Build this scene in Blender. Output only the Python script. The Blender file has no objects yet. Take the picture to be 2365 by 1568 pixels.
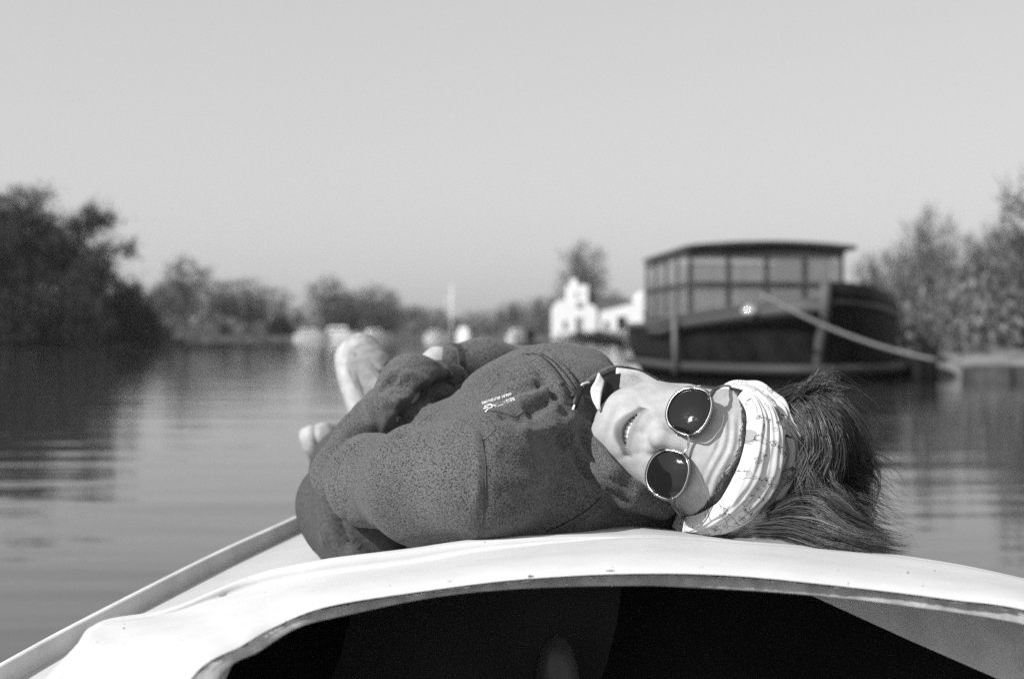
import bpy, bmesh, math, random
import numpy as np
from mathutils import Vector, Matrix
from mathutils.bvhtree import BVHTree
R = math.radians
random.seed(7); RNG = np.random.default_rng(7)
S = bpy.context.scene
C = S.collection
H = 0.85                      # camera height above the water
FPX = 3285.0                  # focal length in reading pixels (2365 px wide)
FOCUS = 1.43

# ------------------------------------------------------------------ camera
cd = bpy.data.cameras.new('camera'); cam = bpy.data.objects.new('camera', cd); C.objects.link(cam)
cd.sensor_width = 36.0; cd.lens = 50.0; cd.clip_start = 0.05; cd.clip_end = 6000
cam.location = (0, 0, H); cam.rotation_euler = (R(90 - 0.244), 0, 0)
cd.dof.use_dof = True; cd.dof.focus_distance = FOCUS; cd.dof.aperture_fstop = 5.4
S.camera = cam

# ------------------------------------------------------------------ sky, sun, exposure
SUN = Vector((-0.64, -0.47, 0.60)).normalized()     # towards the sun: left, a little behind the camera
el = math.asin(SUN.z); az = math.atan2(SUN.x, SUN.y)
W = bpy.data.worlds.new('World'); S.world = W; W.use_nodes = True
nt = W.node_tree; nt.nodes.clear()
sky = nt.nodes.new('ShaderNodeTexSky'); sky.sky_type = 'NISHITA'; sky.sun_disc = False
sky.sun_elevation = el; sky.sun_rotation = az; sky.air_density = 1.0; sky.dust_density = 2.5; sky.ozone_density = 1.0
bw = nt.nodes.new('ShaderNodeRGBToBW'); bg = nt.nodes.new('ShaderNodeBackground'); wo = nt.nodes.new('ShaderNodeOutputWorld')
gm = nt.nodes.new('ShaderNodeMath'); gm.operation = 'POWER'; gm.inputs[1].default_value = 0.36
gs = nt.nodes.new('ShaderNodeMath'); gs.operation = 'MULTIPLY'; gs.inputs[1].default_value = 3.7
nt.links.new(sky.outputs[0], bw.inputs[0]); nt.links.new(bw.outputs[0], gm.inputs[0])
nt.links.new(gm.outputs[0], gs.inputs[0]); nt.links.new(gs.outputs[0], bg.inputs[0])
bg.inputs[1].default_value = 0.105
nt.links.new(bg.outputs[0], wo.inputs[0])
sl = bpy.data.lights.new('sun', 'SUN'); sl.energy = 5.0; sl.angle = R(0.5); sl.color = (1, 1, 1)
so = bpy.data.objects.new('sun', sl); C.objects.link(so)
so.rotation_euler = SUN.to_track_quat('Z', 'Y').to_euler(); so.location = (-20, -12, 25)
S.view_settings.view_transform = 'Standard'; S.view_settings.look = 'None'
S.view_settings.exposure = 0.14; S.view_settings.gamma = 1.0
S.cycles.use_denoising = False      # the sampling noise stands for the film's grain
S.cycles.max_bounces = 8

# ------------------------------------------------------------------ helpers
def P(px, py, Y):
    """the point at distance Y seen at reading pixel (px, py)"""
    return Vector(((px - 1182.5) / FPX * Y, Y, H - (py - 770) / FPX * Y))
def PA(L): return np.array([tuple(P(*p)) for p in L])

def link(name, me, mat=None, parent=None, smooth=True):
    o = bpy.data.objects.new(name, me); C.objects.link(o)
    if mat:
        for m in (mat if isinstance(mat, (list, tuple)) else [mat]): me.materials.append(m)
    if smooth and len(me.polygons): me.polygons.foreach_set('use_smooth', [True] * len(me.polygons))
    if parent: o.parent = parent
    return o
def empty(name, loc=(0, 0, 0), rz=0):
    o = bpy.data.objects.new(name, None); C.objects.link(o); o.location = loc; o.rotation_euler = (0, 0, rz)
    o.empty_display_size = .1
    return o
def tag(o, label=None, cat=None, group=None, kind=None):
    if label: o['label'] = label
    if cat: o['category'] = cat
    if group: o['group'] = group
    if kind: o['kind'] = kind
    return o
def mesh(vs, fs):
    me = bpy.data.meshes.new('m'); me.from_pydata([tuple(map(float, v)) for v in vs], [], [tuple(map(int, f)) for f in fs]); me.update()
    return me
def npmesh(v, f):
    """fast mesh from numpy, quads or tris"""
    me = bpy.data.meshes.new('m'); n = f.shape[1]
    me.vertices.add(len(v)); me.vertices.foreach_set('co', v.astype(np.float32).ravel())
    me.loops.add(f.size); me.loops.foreach_set('vertex_index', f.astype(np.int32).ravel())
    me.polygons.add(len(f)); me.polygons.foreach_set('loop_start', np.arange(0, f.size, n, dtype=np.int32))
    me.polygons.foreach_set('loop_total', np.full(len(f), n, dtype=np.int32))
    me.update(calc_edges=True); me.validate()
    return me
def local(parent, me):
    """move mesh data made in world space under a parent empty"""
    me.transform(Matrix.Rotation(-parent.rotation_euler.z, 4, 'Z') @ Matrix.Translation(-Vector(parent.location)))
    return me

class MB:
    """collects simple solids into one mesh"""
    def __init__(s): s.v = []; s.f = []
    def add(s, vs, fs):
        n = len(s.v); s.v += [tuple(v) for v in vs]; s.f += [tuple(i + n for i in f) for f in fs]
    def box(s, c, d, rz=0, rx=0):
        M = Matrix.Translation(Vector(c)) @ Matrix.Rotation(rz, 4, 'Z') @ Matrix.Rotation(rx, 4, 'X')
        a, b, e = d[0] / 2, d[1] / 2, d[2] / 2
        vs = [M @ Vector((x, y, z)) for x in (-a, a) for y in (-b, b) for z in (-e, e)]
        s.add(vs, [(0, 1, 3, 2), (4, 6, 7, 5), (0, 4, 5, 1), (2, 3, 7, 6), (0, 2, 6, 4), (1, 5, 7, 3)])
    def tube(s, pts, r, n=8, caps=True):
        pts = [Vector(p) for p in pts]; m = len(pts)
        rs = r if isinstance(r, (list, tuple, np.ndarray)) else [r] * m
        rings = []; up = None
        for i, p in enumerate(pts):
            t = (pts[min(i + 1, m - 1)] - pts[max(i - 1, 0)]).normalized()
            if up is None: up = t.orthogonal().normalized()
            a = (up - t * up.dot(t)); a = a.normalized() if a.length > 1e-6 else t.orthogonal().normalized()
            up = a; b = t.cross(a)
            rings.append([p + (a * math.cos(2 * math.pi * k / n) + b * math.sin(2 * math.pi * k / n)) * rs[i] for k in range(n)])
        vs = [v for rg in rings for v in rg]; fs = []
        for i in range(m - 1):
            for k in range(n):
                fs.append((i * n + k, i * n + (k + 1) % n, (i + 1) * n + (k + 1) % n, (i + 1) * n + k))
        if caps: fs.append(tuple(range(n))[::-1]); fs.append(tuple((m - 1) * n + k for k in range(n)))
        s.add(vs, fs)
    def ball(s, c, r, n=12):
        m = n // 2; vs = []; fs = []
        rr = r if isinstance(r, (tuple, list)) else (r, r, r)
        for i in range(m + 1):
            for k in range(n):
                a = math.pi * i / m; b = 2 * math.pi * k / n
                vs.append((c[0] + rr[0] * math.sin(a) * math.cos(b), c[1] + rr[1] * math.sin(a) * math.sin(b), c[2] + rr[2] * math.cos(a)))
        for i in range(m):
            for k in range(n): fs.append((i * n + k, (i + 1) * n + k, (i + 1) * n + (k + 1) % n, i * n + (k + 1) % n))
        s.add(vs, fs)
    def build(s, name, mat, parent=None, smooth=False, bevel=0):
        me = mesh(s.v, s.f)
        if bevel:
            bm = bmesh.new(); bm.from_mesh(me)
            bmesh.ops.bevel(bm, geom=bm.edges[:], offset=bevel, segments=2, affect='EDGES', clamp_overlap=True)
            bm.to_mesh(me); bm.free()
        if parent: local(parent, me)
        return link(name, me, mat, parent, smooth)

def spline(pts, n):
    """Catmull-Rom through pts (k, d) sampled at n places"""
    p = np.asarray(pts, float); k = len(p)
    q = np.vstack([2 * p[0] - p[1], p, 2 * p[-1] - p[-2]])
    d = np.linalg.norm(np.diff(p, axis=0), axis=1); L = np.concatenate([[0], np.cumsum(d)])
    out = []
    for t in np.linspace(0, L[-1], n):
        i = min(np.searchsorted(L, t, side='right') - 1, k - 2); u = (t - L[i]) / max(d[i], 1e-9)
        a, b, c, e = q[i], q[i + 1], q[i + 2], q[i + 3]
        out.append(.5 * (2 * b + (c - a) * u + (2 * a - 5 * b + 4 * c - e) * u * u + (-a + 3 * b - 3 * c + e) * u ** 3))
    return np.array(out)

# ---- value noise in numpy
_tab = RNG.random((64, 64, 64)).astype(np.float32) * 2 - 1
def vnoise(p):
    i = np.floor(p).astype(int); f = p - i; f = f * f * (3 - 2 * f); i &= 63; j = (i + 1) & 63
    r = 0
    for a in (0, 1):
        for b in (0, 1):
            for c in (0, 1):
                w = (f[..., 0] if a else 1 - f[..., 0]) * (f[..., 1] if b else 1 - f[..., 1]) * (f[..., 2] if c else 1 - f[..., 2])
                r = r + w * _tab[(j if a else i)[..., 0], (j if b else i)[..., 1], (j if c else i)[..., 2]]
    return r

# ---- signed distance modelling
def smin(a, b, k):
    h = np.clip(.5 + .5 * (b - a) / k, 0, 1); return b * (1 - h) + a * h - k * h * (1 - h)
def smax(a, b, k): return -smin(-a, -b, k)
def cap(p, a, b, ra, rb):
    a = np.asarray(a, float); b = np.asarray(b, float); ba = b - a
    h = np.clip(((p - a) @ ba) / (ba @ ba), 0, 1)
    return np.linalg.norm(p - a - h[..., None] * ba, axis=-1) - (ra + (rb - ra) * h)
def chain(p, pts, rs, k=.01):
    d = None
    for i in range(len(pts) - 1):
        c = cap(p, pts[i], pts[i + 1], rs[i], rs[i + 1]); d = c if d is None else smin(d, c, k)
    return d
def ell(p, c, r, M=None):
    q = p - np.asarray(c, float)
    if M is not None: q = q @ M.T
    r = np.asarray(r, float); k0 = np.linalg.norm(q / r, axis=-1); k1 = np.linalg.norm(q / (r * r), axis=-1)
    return k0 * (k0 - 1) / np.maximum(k1, 1e-9)
def nets(fn, lo, hi, h):
    lo = np.array(lo, float); n = np.ceil((np.array(hi) - lo) / h).astype(int) + 1
    g = np.stack(np.meshgrid(*[lo[i] + np.arange(n[i]) * h for i in range(3)], indexing='ij'), -1)
    D = np.empty(n)
    for i in range(0, n[0], 24): D[i:i + 24] = fn(g[i:i + 24])
    s = D < 0
    cs = np.zeros(n - 1, int); acc = np.zeros((*(n - 1), 3)); cnt = np.zeros(n - 1)
    off = [(a, b, c) for a in (0, 1) for b in (0, 1) for c in (0, 1)]
    def sub(A, o): return A[o[0]:n[0] - 1 + o[0], o[1]:n[1] - 1 + o[1], o[2]:n[2] - 1 + o[2]]
    for o in off: cs += sub(s, o)
    act = (cs > 0) & (cs < 8)
    for o in off:
        for ax in range(3):
            if o[ax]: continue
            o2 = list(o); o2[ax] = 1
            A, B = sub(D, o), sub(D, o2); m = (sub(s, o) != sub(s, o2)) & act
            t = np.where(m, A / np.where(m, A - B, 1), 0)
            for q in range(3):
                acc[..., q] += np.where(m, (t if q == ax else o[q]), 0)
            cnt += m
    idx = -np.ones(n - 1, int); idx[act] = np.arange(act.sum())
    I = np.argwhere(act); V = lo + (I + acc[act] / cnt[act][:, None]) * h
    F = []
    for ax in range(3):
        b, c = (ax + 1) % 3, (ax + 2) % 3
        sl1 = [slice(1, n[i] - 1) for i in range(3)]; sl1[ax] = slice(0, n[ax] - 1)
        sl2 = list(sl1); sl2[ax] = slice(1, n[ax])
        s1, s2 = s[tuple(sl1)], s[tuple(sl2)]
        E = np.argwhere(s1 != s2); flip = s1[tuple(E.T)]
        for i in range(3):
            if i != ax: E[:, i] += 1
        q = []
        for db, dc in ((-1, -1), (0, -1), (0, 0), (-1, 0)):
            e = E.copy(); e[:, b] += db; e[:, c] += dc; q.append(idx[tuple(e.T)])
        q = np.stack(q, 1); q[~flip] = q[~flip][:, ::-1]; F.append(q)
    return V, np.vstack(F)
def vnormals(V, F):
    e = np.cross(V[F[:, 2]] - V[F[:, 0]], V[F[:, 3]] - V[F[:, 1]]); N = np.zeros_like(V)
    for k in range(4): np.add.at(N, F[:, k], e)
    return N / np.maximum(np.linalg.norm(N, axis=1), 1e-12)[:, None]
def relax(V, F, n=2, w=.5):
    for _ in range(n):
        A = np.zeros_like(V); c = np.zeros(len(V))
        for k in range(4):
            np.add.at(A, F[:, k], V[F[:, (k + 1) % 4]] + V[F[:, (k + 3) % 4]]); np.add.at(c, F[:, k], 2)
        V = V * (1 - w) + w * A / np.maximum(c, 1)[:, None]
    return V
def topix(V):
    return np.stack([V[:, 0] / V[:, 1] * FPX + 1182.5, 770 - (V[:, 2] - H) / V[:, 1] * FPX], 1)
def polyd(q, poly):
    """pixel distance of points q to a polyline"""
    p = spline(poly, 40) if len(poly) > 2 else np.array(poly, float); best = np.full(len(q), 1e9); par = np.zeros(len(q))
    for i in range(len(p) - 1):
        ba = p[i + 1] - p[i]; h = np.clip(((q - p[i]) @ ba) / max(ba @ ba, 1e-9), 0, 1)
        d = np.linalg.norm(q - p[i] - h[:, None] * ba, axis=1); m = d < best
        best[m] = d[m]; par[m] = (i + h[m]) / (len(p) - 1)
    return best, par
def sculpt(V, F, strokes):
    """push the cloth in (depth<0) or out along its normals near creases; each stroke is (points, width px, depth m)"""
    N = vnormals(V, F); q = topix(V); view = V - np.array([0, 0, H]); view /= np.linalg.norm(view, axis=1)[:, None]
    face = np.clip(-(N * view).sum(1) * 3, 0, 1); d = np.zeros(len(V))
    for poly, w, dep in strokes:
        b, t = polyd(q, poly); d += dep * np.exp(-(b / w) ** 2) * np.clip(np.minimum(t, 1 - t) * 6, .0, 1) ** .5 * face
    return V + N * d[:, None]

# ------------------------------------------------------------------ materials (a black-and-white world: every colour is a grey)
def nodes(m):
    m.use_nodes = True; t = m.node_tree; b = t.nodes['Principled BSDF']; return t, b
def grey(v): return (v, v, v, 1)
def mat(name, v, rough=.6, spec=.3, noise=None, bump=None, metal=0, coords='Object', sss=0, specks=None):
    """noise = (scale, low, high, detail[, stretch]); bump = (scale, strength, distance[, stretch])"""
    m = bpy.data.materials.new(name); t, b = nodes(m); L = t.links
    b.inputs['Base Color'].default_value = grey(v); b.inputs['Roughness'].default_value = rough
    b.inputs['Specular IOR Level'].default_value = spec; b.inputs['Metallic'].default_value = metal
    if sss:
        b.inputs['Subsurface Weight'].default_value = sss; b.inputs['Subsurface Radius'].default_value = (.004, .004, .004); b.inputs['Subsurface Scale'].default_value = 1
    tc = t.nodes.new('ShaderNodeTexCoord')
    def nz(scale, stretch, detail):
        mp = t.nodes.new('ShaderNodeMapping'); mp.inputs['Scale'].default_value = stretch or (1, 1, 1)
        n = t.nodes.new('ShaderNodeTexNoise'); n.inputs['Scale'].default_value = scale; n.inputs['Detail'].default_value = detail
        L.new(tc.outputs[coords], mp.inputs[0]); L.new(mp.outputs[0], n.inputs[0]); return n
    if noise:
        n = nz(noise[0], noise[4] if len(noise) > 4 else None, noise[3])
        r = t.nodes.new('ShaderNodeValToRGB'); r.color_ramp.elements[0].position = .35; r.color_ramp.elements[1].position = .65
        r.color_ramp.elements[0].color = grey(noise[1]); r.color_ramp.elements[1].color = grey(noise[2])
        L.new(n.outputs[0], r.inputs[0]); L.new(r.outputs[0], b.inputs['Base Color'])
    if specks:
        n2 = nz(specks[0], None, 4); r2 = t.nodes.new('ShaderNodeValToRGB'); r2.color_ramp.elements[0].position = specks[1]; r2.color_ramp.elements[1].position = specks[1] + .035
        r2.color_ramp.elements[0].color = grey(1); r2.color_ramp.elements[1].color = grey(specks[2]); L.new(n2.outputs[0], r2.inputs[0])
        n3 = nz(specks[0] * .12, None, 6); r3 = t.nodes.new('ShaderNodeMapRange'); r3.inputs[1].default_value = .45; r3.inputs[2].default_value = .75; r3.inputs[3].default_value = 1; r3.inputs[4].default_value = .94; L.new(n3.outputs[0], r3.inputs[0])
        m1 = t.nodes.new('ShaderNodeVectorMath'); m1.operation = 'MULTIPLY'; L.new(r.outputs[0], m1.inputs[0]); L.new(r2.outputs[0], m1.inputs[1])
        m2 = t.nodes.new('ShaderNodeVectorMath'); m2.operation = 'SCALE'; L.new(m1.outputs[0], m2.inputs[0]); L.new(r3.outputs[0], m2.inputs['Scale']); L.new(m2.outputs[0], b.inputs['Base Color'])
    if bump:
        n = nz(bump[0], bump[3] if len(bump) > 3 else None, 3)
        bp = t.nodes.new('ShaderNodeBump'); bp.inputs['Strength'].default_value = bump[1]; bp.inputs['Distance'].default_value = bump[2]
        L.new(n.outputs[0], bp.inputs['Height']); L.new(bp.outputs[0], b.inputs['Normal'])
    return m

def water_mat():
    m = bpy.data.materials.new('water'); t, b = nodes(m); L = t.links
    b.inputs['Base Color'].default_value = grey(.035); b.inputs['Roughness'].default_value = .025; b.inputs['IOR'].default_value = 1.33
    tc = t.nodes.new('ShaderNodeTexCoord')
    def nz(scale, sx, sy, det):
        mp = t.nodes.new('ShaderNodeMapping'); mp.inputs['Scale'].default_value = (sx, sy, 1)
        n = t.nodes.new('ShaderNodeTexNoise'); n.inputs['Scale'].default_value = scale; n.inputs['Detail'].default_value = det
        L.new(tc.outputs['Object'], mp.inputs[0]); L.new(mp.outputs[0], n.inputs[0]); return n
    a = nz(1.0, .35, 1.3, 2); c = nz(5.0, .5, 1.6, 3)
    b1 = t.nodes.new('ShaderNodeBump'); b1.inputs['Strength'].default_value = 1; b1.inputs['Distance'].default_value = .015
    b2 = t.nodes.new('ShaderNodeBump'); b2.inputs['Strength'].default_value = 1; b2.inputs['Distance'].default_value = .0018
    L.new(a.outputs[0], b1.inputs['Height']); L.new(c.outputs[0], b2.inputs['Height']); L.new(b1.outputs[0], b2.inputs['Normal'])
    L.new(b2.outputs[0], b.inputs['Normal'])
    return m

def knit_mat(name, lo=.035, hi=.16, scale=1.0):
    """heathered fleece: short dark dashes in rows over a grey knit, plus a knitted bump; uses the garment's own rest coordinates (attribute 'rest')"""
    m = bpy.data.materials.new(name); t, b = nodes(m); L = t.links
    b.inputs['Roughness'].default_value = .95; b.inputs['Specular IOR Level'].default_value = .1
    b.inputs['Sheen Weight'].default_value = .25; b.inputs['Sheen Roughness'].default_value = .6; b.inputs['Sheen Tint'].default_value = grey(.5)
    a1 = t.nodes.new('ShaderNodeAttribute'); a1.attribute_name = 'rest'; a2 = t.nodes.new('ShaderNodeAttribute'); a2.attribute_name = 'rest_arm'
    am = t.nodes.new('ShaderNodeAttribute'); am.attribute_name = 'on_arm'; st_ = t.nodes.new('ShaderNodeMath'); st_.operation = 'GREATER_THAN'; st_.inputs[1].default_value = .5; L.new(am.outputs['Fac'], st_.inputs[0])
    at = t.nodes.new('ShaderNodeMix'); at.data_type = 'VECTOR'; L.new(st_.outputs[0], at.inputs[0]); L.new(a1.outputs['Vector'], at.inputs[4]); L.new(a2.outputs['Vector'], at.inputs[5])
    def nz(scale, st, det, out=0):
        mp = t.nodes.new('ShaderNodeMapping'); mp.inputs['Scale'].default_value = st
        n = t.nodes.new('ShaderNodeTexNoise'); n.inputs['Scale'].default_value = scale; n.inputs['Detail'].default_value = det
        L.new(at.outputs[1], mp.inputs[0]); L.new(mp.outputs[0], n.inputs[0]); return n
    a = nz(700 * scale, (.62, 1.5, 1.5), 2); c = nz(900 * scale, (1, 1, 1.6), 1); w = nz(9, (1, 1, 1), 3)
    r = t.nodes.new('ShaderNodeValToRGB'); r.color_ramp.elements[0].position = .36; r.color_ramp.elements[1].position = .52
    r.color_ramp.elements[0].color = grey(lo); r.color_ramp.elements[1].color = grey(hi)
    L.new(a.outputs[0], r.inputs[0])
    r2 = t.nodes.new('ShaderNodeMapRange'); r2.inputs[1].default_value = .35; r2.inputs[2].default_value = .65; r2.inputs[3].default_value = .62; r2.inputs[4].default_value = 1.3
    L.new(c.outputs[0], r2.inputs[0])
    r3 = t.nodes.new('ShaderNodeMapRange'); r3.inputs[1].default_value = .3; r3.inputs[2].default_value = .7; r3.inputs[3].default_value = .85; r3.inputs[4].default_value = 1.15
    L.new(w.outputs[0], r3.inputs[0])
    mm = t.nodes.new('ShaderNodeMath'); mm.operation = 'MULTIPLY'; L.new(r2.outputs[0], mm.inputs[0]); L.new(r3.outputs[0], mm.inputs[1])
    vm = t.nodes.new('ShaderNodeVectorMath'); vm.operation = 'SCALE'; L.new(r.outputs[0], vm.inputs[0]); L.new(mm.outputs[0], vm.inputs['Scale'])
    L.new(vm.outputs[0], b.inputs['Base Color'])
    bp = t.nodes.new('ShaderNodeBump'); bp.inputs['Strength'].default_value = .8; bp.inputs['Distance'].default_value = .0012
    ad = t.nodes.new('ShaderNodeMath'); L.new(a.outputs[0], ad.inputs[0]); L.new(c.outputs[0], ad.inputs[1])
    L.new(ad.outputs[0], bp.inputs['Height']); L.new(bp.outputs[0], b.inputs['Normal'])
    return m

def rest_attr(me, co):
    a = me.attributes.new('rest', 'FLOAT_VECTOR', 'POINT'); a.data.foreach_set('vector', np.asarray(co, np.float32).ravel())
def float_attr(me, name, val):
    a = me.attributes.new(name, 'FLOAT', 'POINT'); a.data.foreach_set('value', np.asarray(val, np.float32))

M = {}
M['water'] = water_mat()
M['bank'] = mat('bank', .06, .9, .1, noise=(1.2, .03, .1, 4), bump=(3, .8, .2))
M['leaf_dark'] = mat('leaf_dark', .02, .9, .03, noise=(.4, .004, .045, 4))
M['leaf'] = mat('leaf', .11, .9, .05, noise=(.8, .075, .15, 3))
M['leaf_pale'] = mat('leaf_pale', .15, .9, .05, noise=(.8, .10, .20, 3))
M['bark'] = mat('bark', .1, .9, .1, noise=(3, .06, .15, 4))
M['bark_pale'] = mat('bark_pale', .25, .9, .1, noise=(3, .16, .32, 4))
M['gelcoat'] = mat('gelcoat', .56, .5, .3, noise=(26, .535, .57, 8), bump=(60, .12, .002), specks=(210, .70, .35))
M['laminate'] = mat('laminate', .5, .8, .2, noise=(60, .36, .58, 6), bump=(160, .5, .001))
M['rail'] = mat('rail', .62, .5, .3, noise=(14, .52, .66, 4), bump=(90, .2, .001))
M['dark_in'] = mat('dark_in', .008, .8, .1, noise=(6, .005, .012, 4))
M['lit_liner'] = mat('lit_liner', .6, .8, .2, noise=(30, .52, .64, 4), bump=(160, .4, .001))
M['white_paint'] = mat('white_paint', .78, .5, .3, noise=(2, .72, .82, 3))
M['hull_black'] = mat('hull_black', .01, .6, .12, noise=(2, .005, .016, 4))
M['hull_grey'] = mat('hull_grey', .14, .6, .3, noise=(3, .1, .2, 4))
M['wood'] = mat('wood', .04, .5, .3, noise=(2, .02, .06, 4, (1, 1, 8)))
M['rope'] = mat('rope', .2, .9, .1)
M['roof'] = mat('roof', .1, .8, .2, noise=(3, .07, .13, 3))
M['black'] = mat('black', .015, .5, .3)
M['glassy'] = mat('glassy', .1, .08, .6)
M['skin'] = None
#BODY#
# ================================================================== the setting
def sheet(name, pts, mat, z=0):
    o = link(name, mesh([(x, y, z) for x, y in pts], [tuple(range(len(pts)))]), mat, smooth=False)
    return tag(o, kind='structure')
hz = MB(); hz.box((0, 200, 19), (1340, 1020, 40)); hz = tag(hz.build('haze', None), kind='stuff')
hm = bpy.data.materials.new('haze'); hm.use_nodes = True; hm.node_tree.nodes.clear()
hv = hm.node_tree.nodes.new('ShaderNodeVolumePrincipled'); hv.inputs['Color'].default_value = grey(.95); hv.inputs['Density'].default_value = .0003; hv.inputs['Anisotropy'].default_value = .3
ho = hm.node_tree.nodes.new('ShaderNodeOutputMaterial'); hm.node_tree.links.new(hv.outputs[0], ho.inputs['Volume']); hz.data.materials.append(hm)
wt = sheet('water', [(-650, -300), (650, -300), (650, 690), (-650, 690)], M['water'])

def bank(name, front, depth, h):
    """a low bank: front = water line as (x, y), running left to right; it climbs to h and runs back"""
    f = spline(np.array(front, float), 60); vs = []; fs = []; n = len(f)
    prof = [(0, -.3), (0, .04), (.25, h * .45), (.9, h * .8), (3, h), (depth, h * 1.1)]
    for i, (x, y) in enumerate(f):
        for (d, z) in prof:
            j = RNG.normal(0, .08) * h * (z > .05) * (d < 5)
            vs.append((x * (1 + 0 * d), y + d + RNG.normal(0, .05), z + j))
    k = len(prof)
    for i in range(n - 1):
        for q in range(k - 1): fs.append((i * k + q, (i + 1) * k + q, (i + 1) * k + q + 1, i * k + q + 1))
    return tag(link(name, mesh(vs, fs), M['bank']), kind='structure')
bank('bank_left', [(-130, 70), (-60, 82), (-30, 92), (-24, 97), (-24, 104)], 80, .5)
bank('bank_far', [(-90, 190), (-50, 186), (-20, 184), (0, 178), (12, 150), (24, 142), (60, 140)], 260, .6)
bank('bank_right', [(8.2, 29), (9.5, 27), (12, 26), (18, 24.5), (40, 22)], 120, .5)
bpy.data.objects['bank_right'].data.materials[0] = mat('pale_ground', .2, .9, .1, noise=(1.5, .10, .2, 4), bump=(3, .6, .1))

# ---- trees: a few kinds, each built once at about 8 m tall, then copied with its own height and turn
def crown_mesh(blobs, ncl, per, size, rs, spread=.35, flat=1.0):
    g = np.random.default_rng(rs); cen = []
    w = np.array([b[3] * b[4] * b[5] for b in blobs]); w /= w.sum()
    for _ in range(ncl):
        b = blobs[g.choice(len(blobs), p=w)]
        v = g.normal(size=3); v /= np.linalg.norm(v); r = g.random() ** .45
        cen.append((b[0] + v[0] * b[3] * r, b[1] + v[1] * b[4] * r, b[2] + v[2] * b[5] * r))
    cen = np.array(cen); n = ncl * per
    sz = np.repeat(g.uniform(.5, 1.3, ncl), per)
    c = np.repeat(cen, per, 0) + g.normal(size=(n, 3)) * spread * sz[:, None] * [1, 1, .8]
    a = g.normal(size=(n, 3)); a /= np.linalg.norm(a, axis=1)[:, None]
    b = np.cross(a, g.normal(size=(n, 3))); b /= np.linalg.norm(b, axis=1)[:, None]
    s = size * g.uniform(.6, 1.3, n)[:, None]
    a[:, 2] = np.abs(a[:, 2]) * 1.2 + .3; s = s * .75
    V = np.stack([c - a * s - b * s * .4, c + a * s - b * s * .25, c + a * s * .8 + b * s * .4, c - a * s * .7 + b * s * .45], 1).reshape(-1, 3)
    V[:, 2] = np.maximum(V[:, 2], .05)
    return npmesh(V, np.arange(4 * n).reshape(-1, 4)), cen
def trunk_mb(h, r, cen, rs, nb=40, lean=0):
    g = random.Random(rs); mb = MB(); top = h * .8
    tr = [(lean * t + .12 * math.sin(3 * t + rs), .1 * math.sin(2 * t), top * t) for t in [i / 7 for i in range(8)]]
    mb.tube(tr, [r * (1 - .8 * i / 7) for i in range(8)], 7)
    for k in range(nb):
        c = cen[g.randrange(len(cen))]; t = min(.9, max(.15, (c[2] / top) * g.uniform(.45, .8)))
        s = Vector(np.array(tr)[0] * (1 - t) + np.array(tr)[-1] * t); s.x = lean * t; s.z = top * t
        e = Vector(c); m = (s + e) / 2 + Vector((g.uniform(-.2, .2), g.uniform(-.2, .2), g.uniform(.05, .4)))
        rr = r * .35 * (1 - t * .6); mb.tube([s, (s + m) / 2 + Vector((0, 0, .1)), m, e], [rr, rr * .7, rr * .45, .012], 5, False)
    return mb
def twigs(mb, cen, g, n, L):
    for _ in range(n):
        c = Vector(cen[g.randrange(len(cen))]); d = Vector((g.gauss(0, 1) + c.x * .3, g.gauss(0, 1), 1.1 + abs(g.gauss(0, .6)))).normalized(); l_ = L * g.uniform(.5, 1.4)
        e = c + d * l_; m = (c + e) / 2 + Vector((g.gauss(0, .05), g.gauss(0, .05), 0)); mb.tube([c, m, e], [.022, .014, .005], 3, False)
        for q in (.4, .7):
            f = c.lerp(e, q); mb.tube([f, f + Vector((g.gauss(0, .6), g.gauss(0, .6), .7)).normalized() * l_ * .5], [.012, .004], 3, False)
KINDS = {}
def kind(name, blobs, ncl, per, size, leaf, bark, h=8, r=.16, spread=.35, nb=40):
    me, cen = crown_mesh(blobs, ncl, per, size, len(KINDS) + 3, spread)
    mb = trunk_mb(h, r, cen, len(KINDS), nb); twigs(mb, cen, random.Random(5), int(ncl * 2.2), .8); tm = mesh(mb.v, mb.f); me.materials.append(leaf); tm.materials.append(bark)
    tm.polygons.foreach_set('use_smooth', [True] * len(tm.polygons))
    KINDS[name] = (tm, me, h)
kind('broad', [(0, 0, 4.6, 2.6, 2.4, 2.6), (-1.5, 0, 3.0, 1.6, 1.6, 1.5), (1.6, .2, 3.4, 1.7, 1.6, 1.8), (.3, 0, 6.6, 1.3, 1.3, 1.3)], 330, 30, .13, M['leaf_dark'], M['bark'])
kind('ragged', [(0, 0, 4.2, 2.3, 2, 2.0), (-1.2, 0, 6.4, 1.0, 1, 1.4), (1.0, 0, 6.0, 1.1, 1, .8), (2.4, .2, 4.6, 1.0, 1, .35), (2.2, .2, 3.3, 1.2, 1, .5), (-2.2, 0, 3.4, 1.2, 1, 1.2)], 260, 26, .12, M['leaf_dark'], M['bark'], spread=.3)
kind('column', [(0, 0, 4.4, .9, .9, 3.6), (.3, 0, 2.2, .9, .9, 1.8)], 90, 20, .11, M['leaf_pale'], M['bark'], r=.12, spread=.3)
kind('round', [(0, 0, 4.8, 2.0, 1.9, 2.9), (.8, 0, 3.2, 1.9, 1.7, 1.8)], 170, 22, .12, M['leaf'], M['bark'])
kind('bare', [(0, 0, 5.0, 1.9, 1.8, 2.9), (.5, 0, 3.2, 1.6, 1.6, 1.6)], 230, 20, .085, M['leaf_pale'], M['bark'], r=.13, spread=.35, nb=110)
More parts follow.
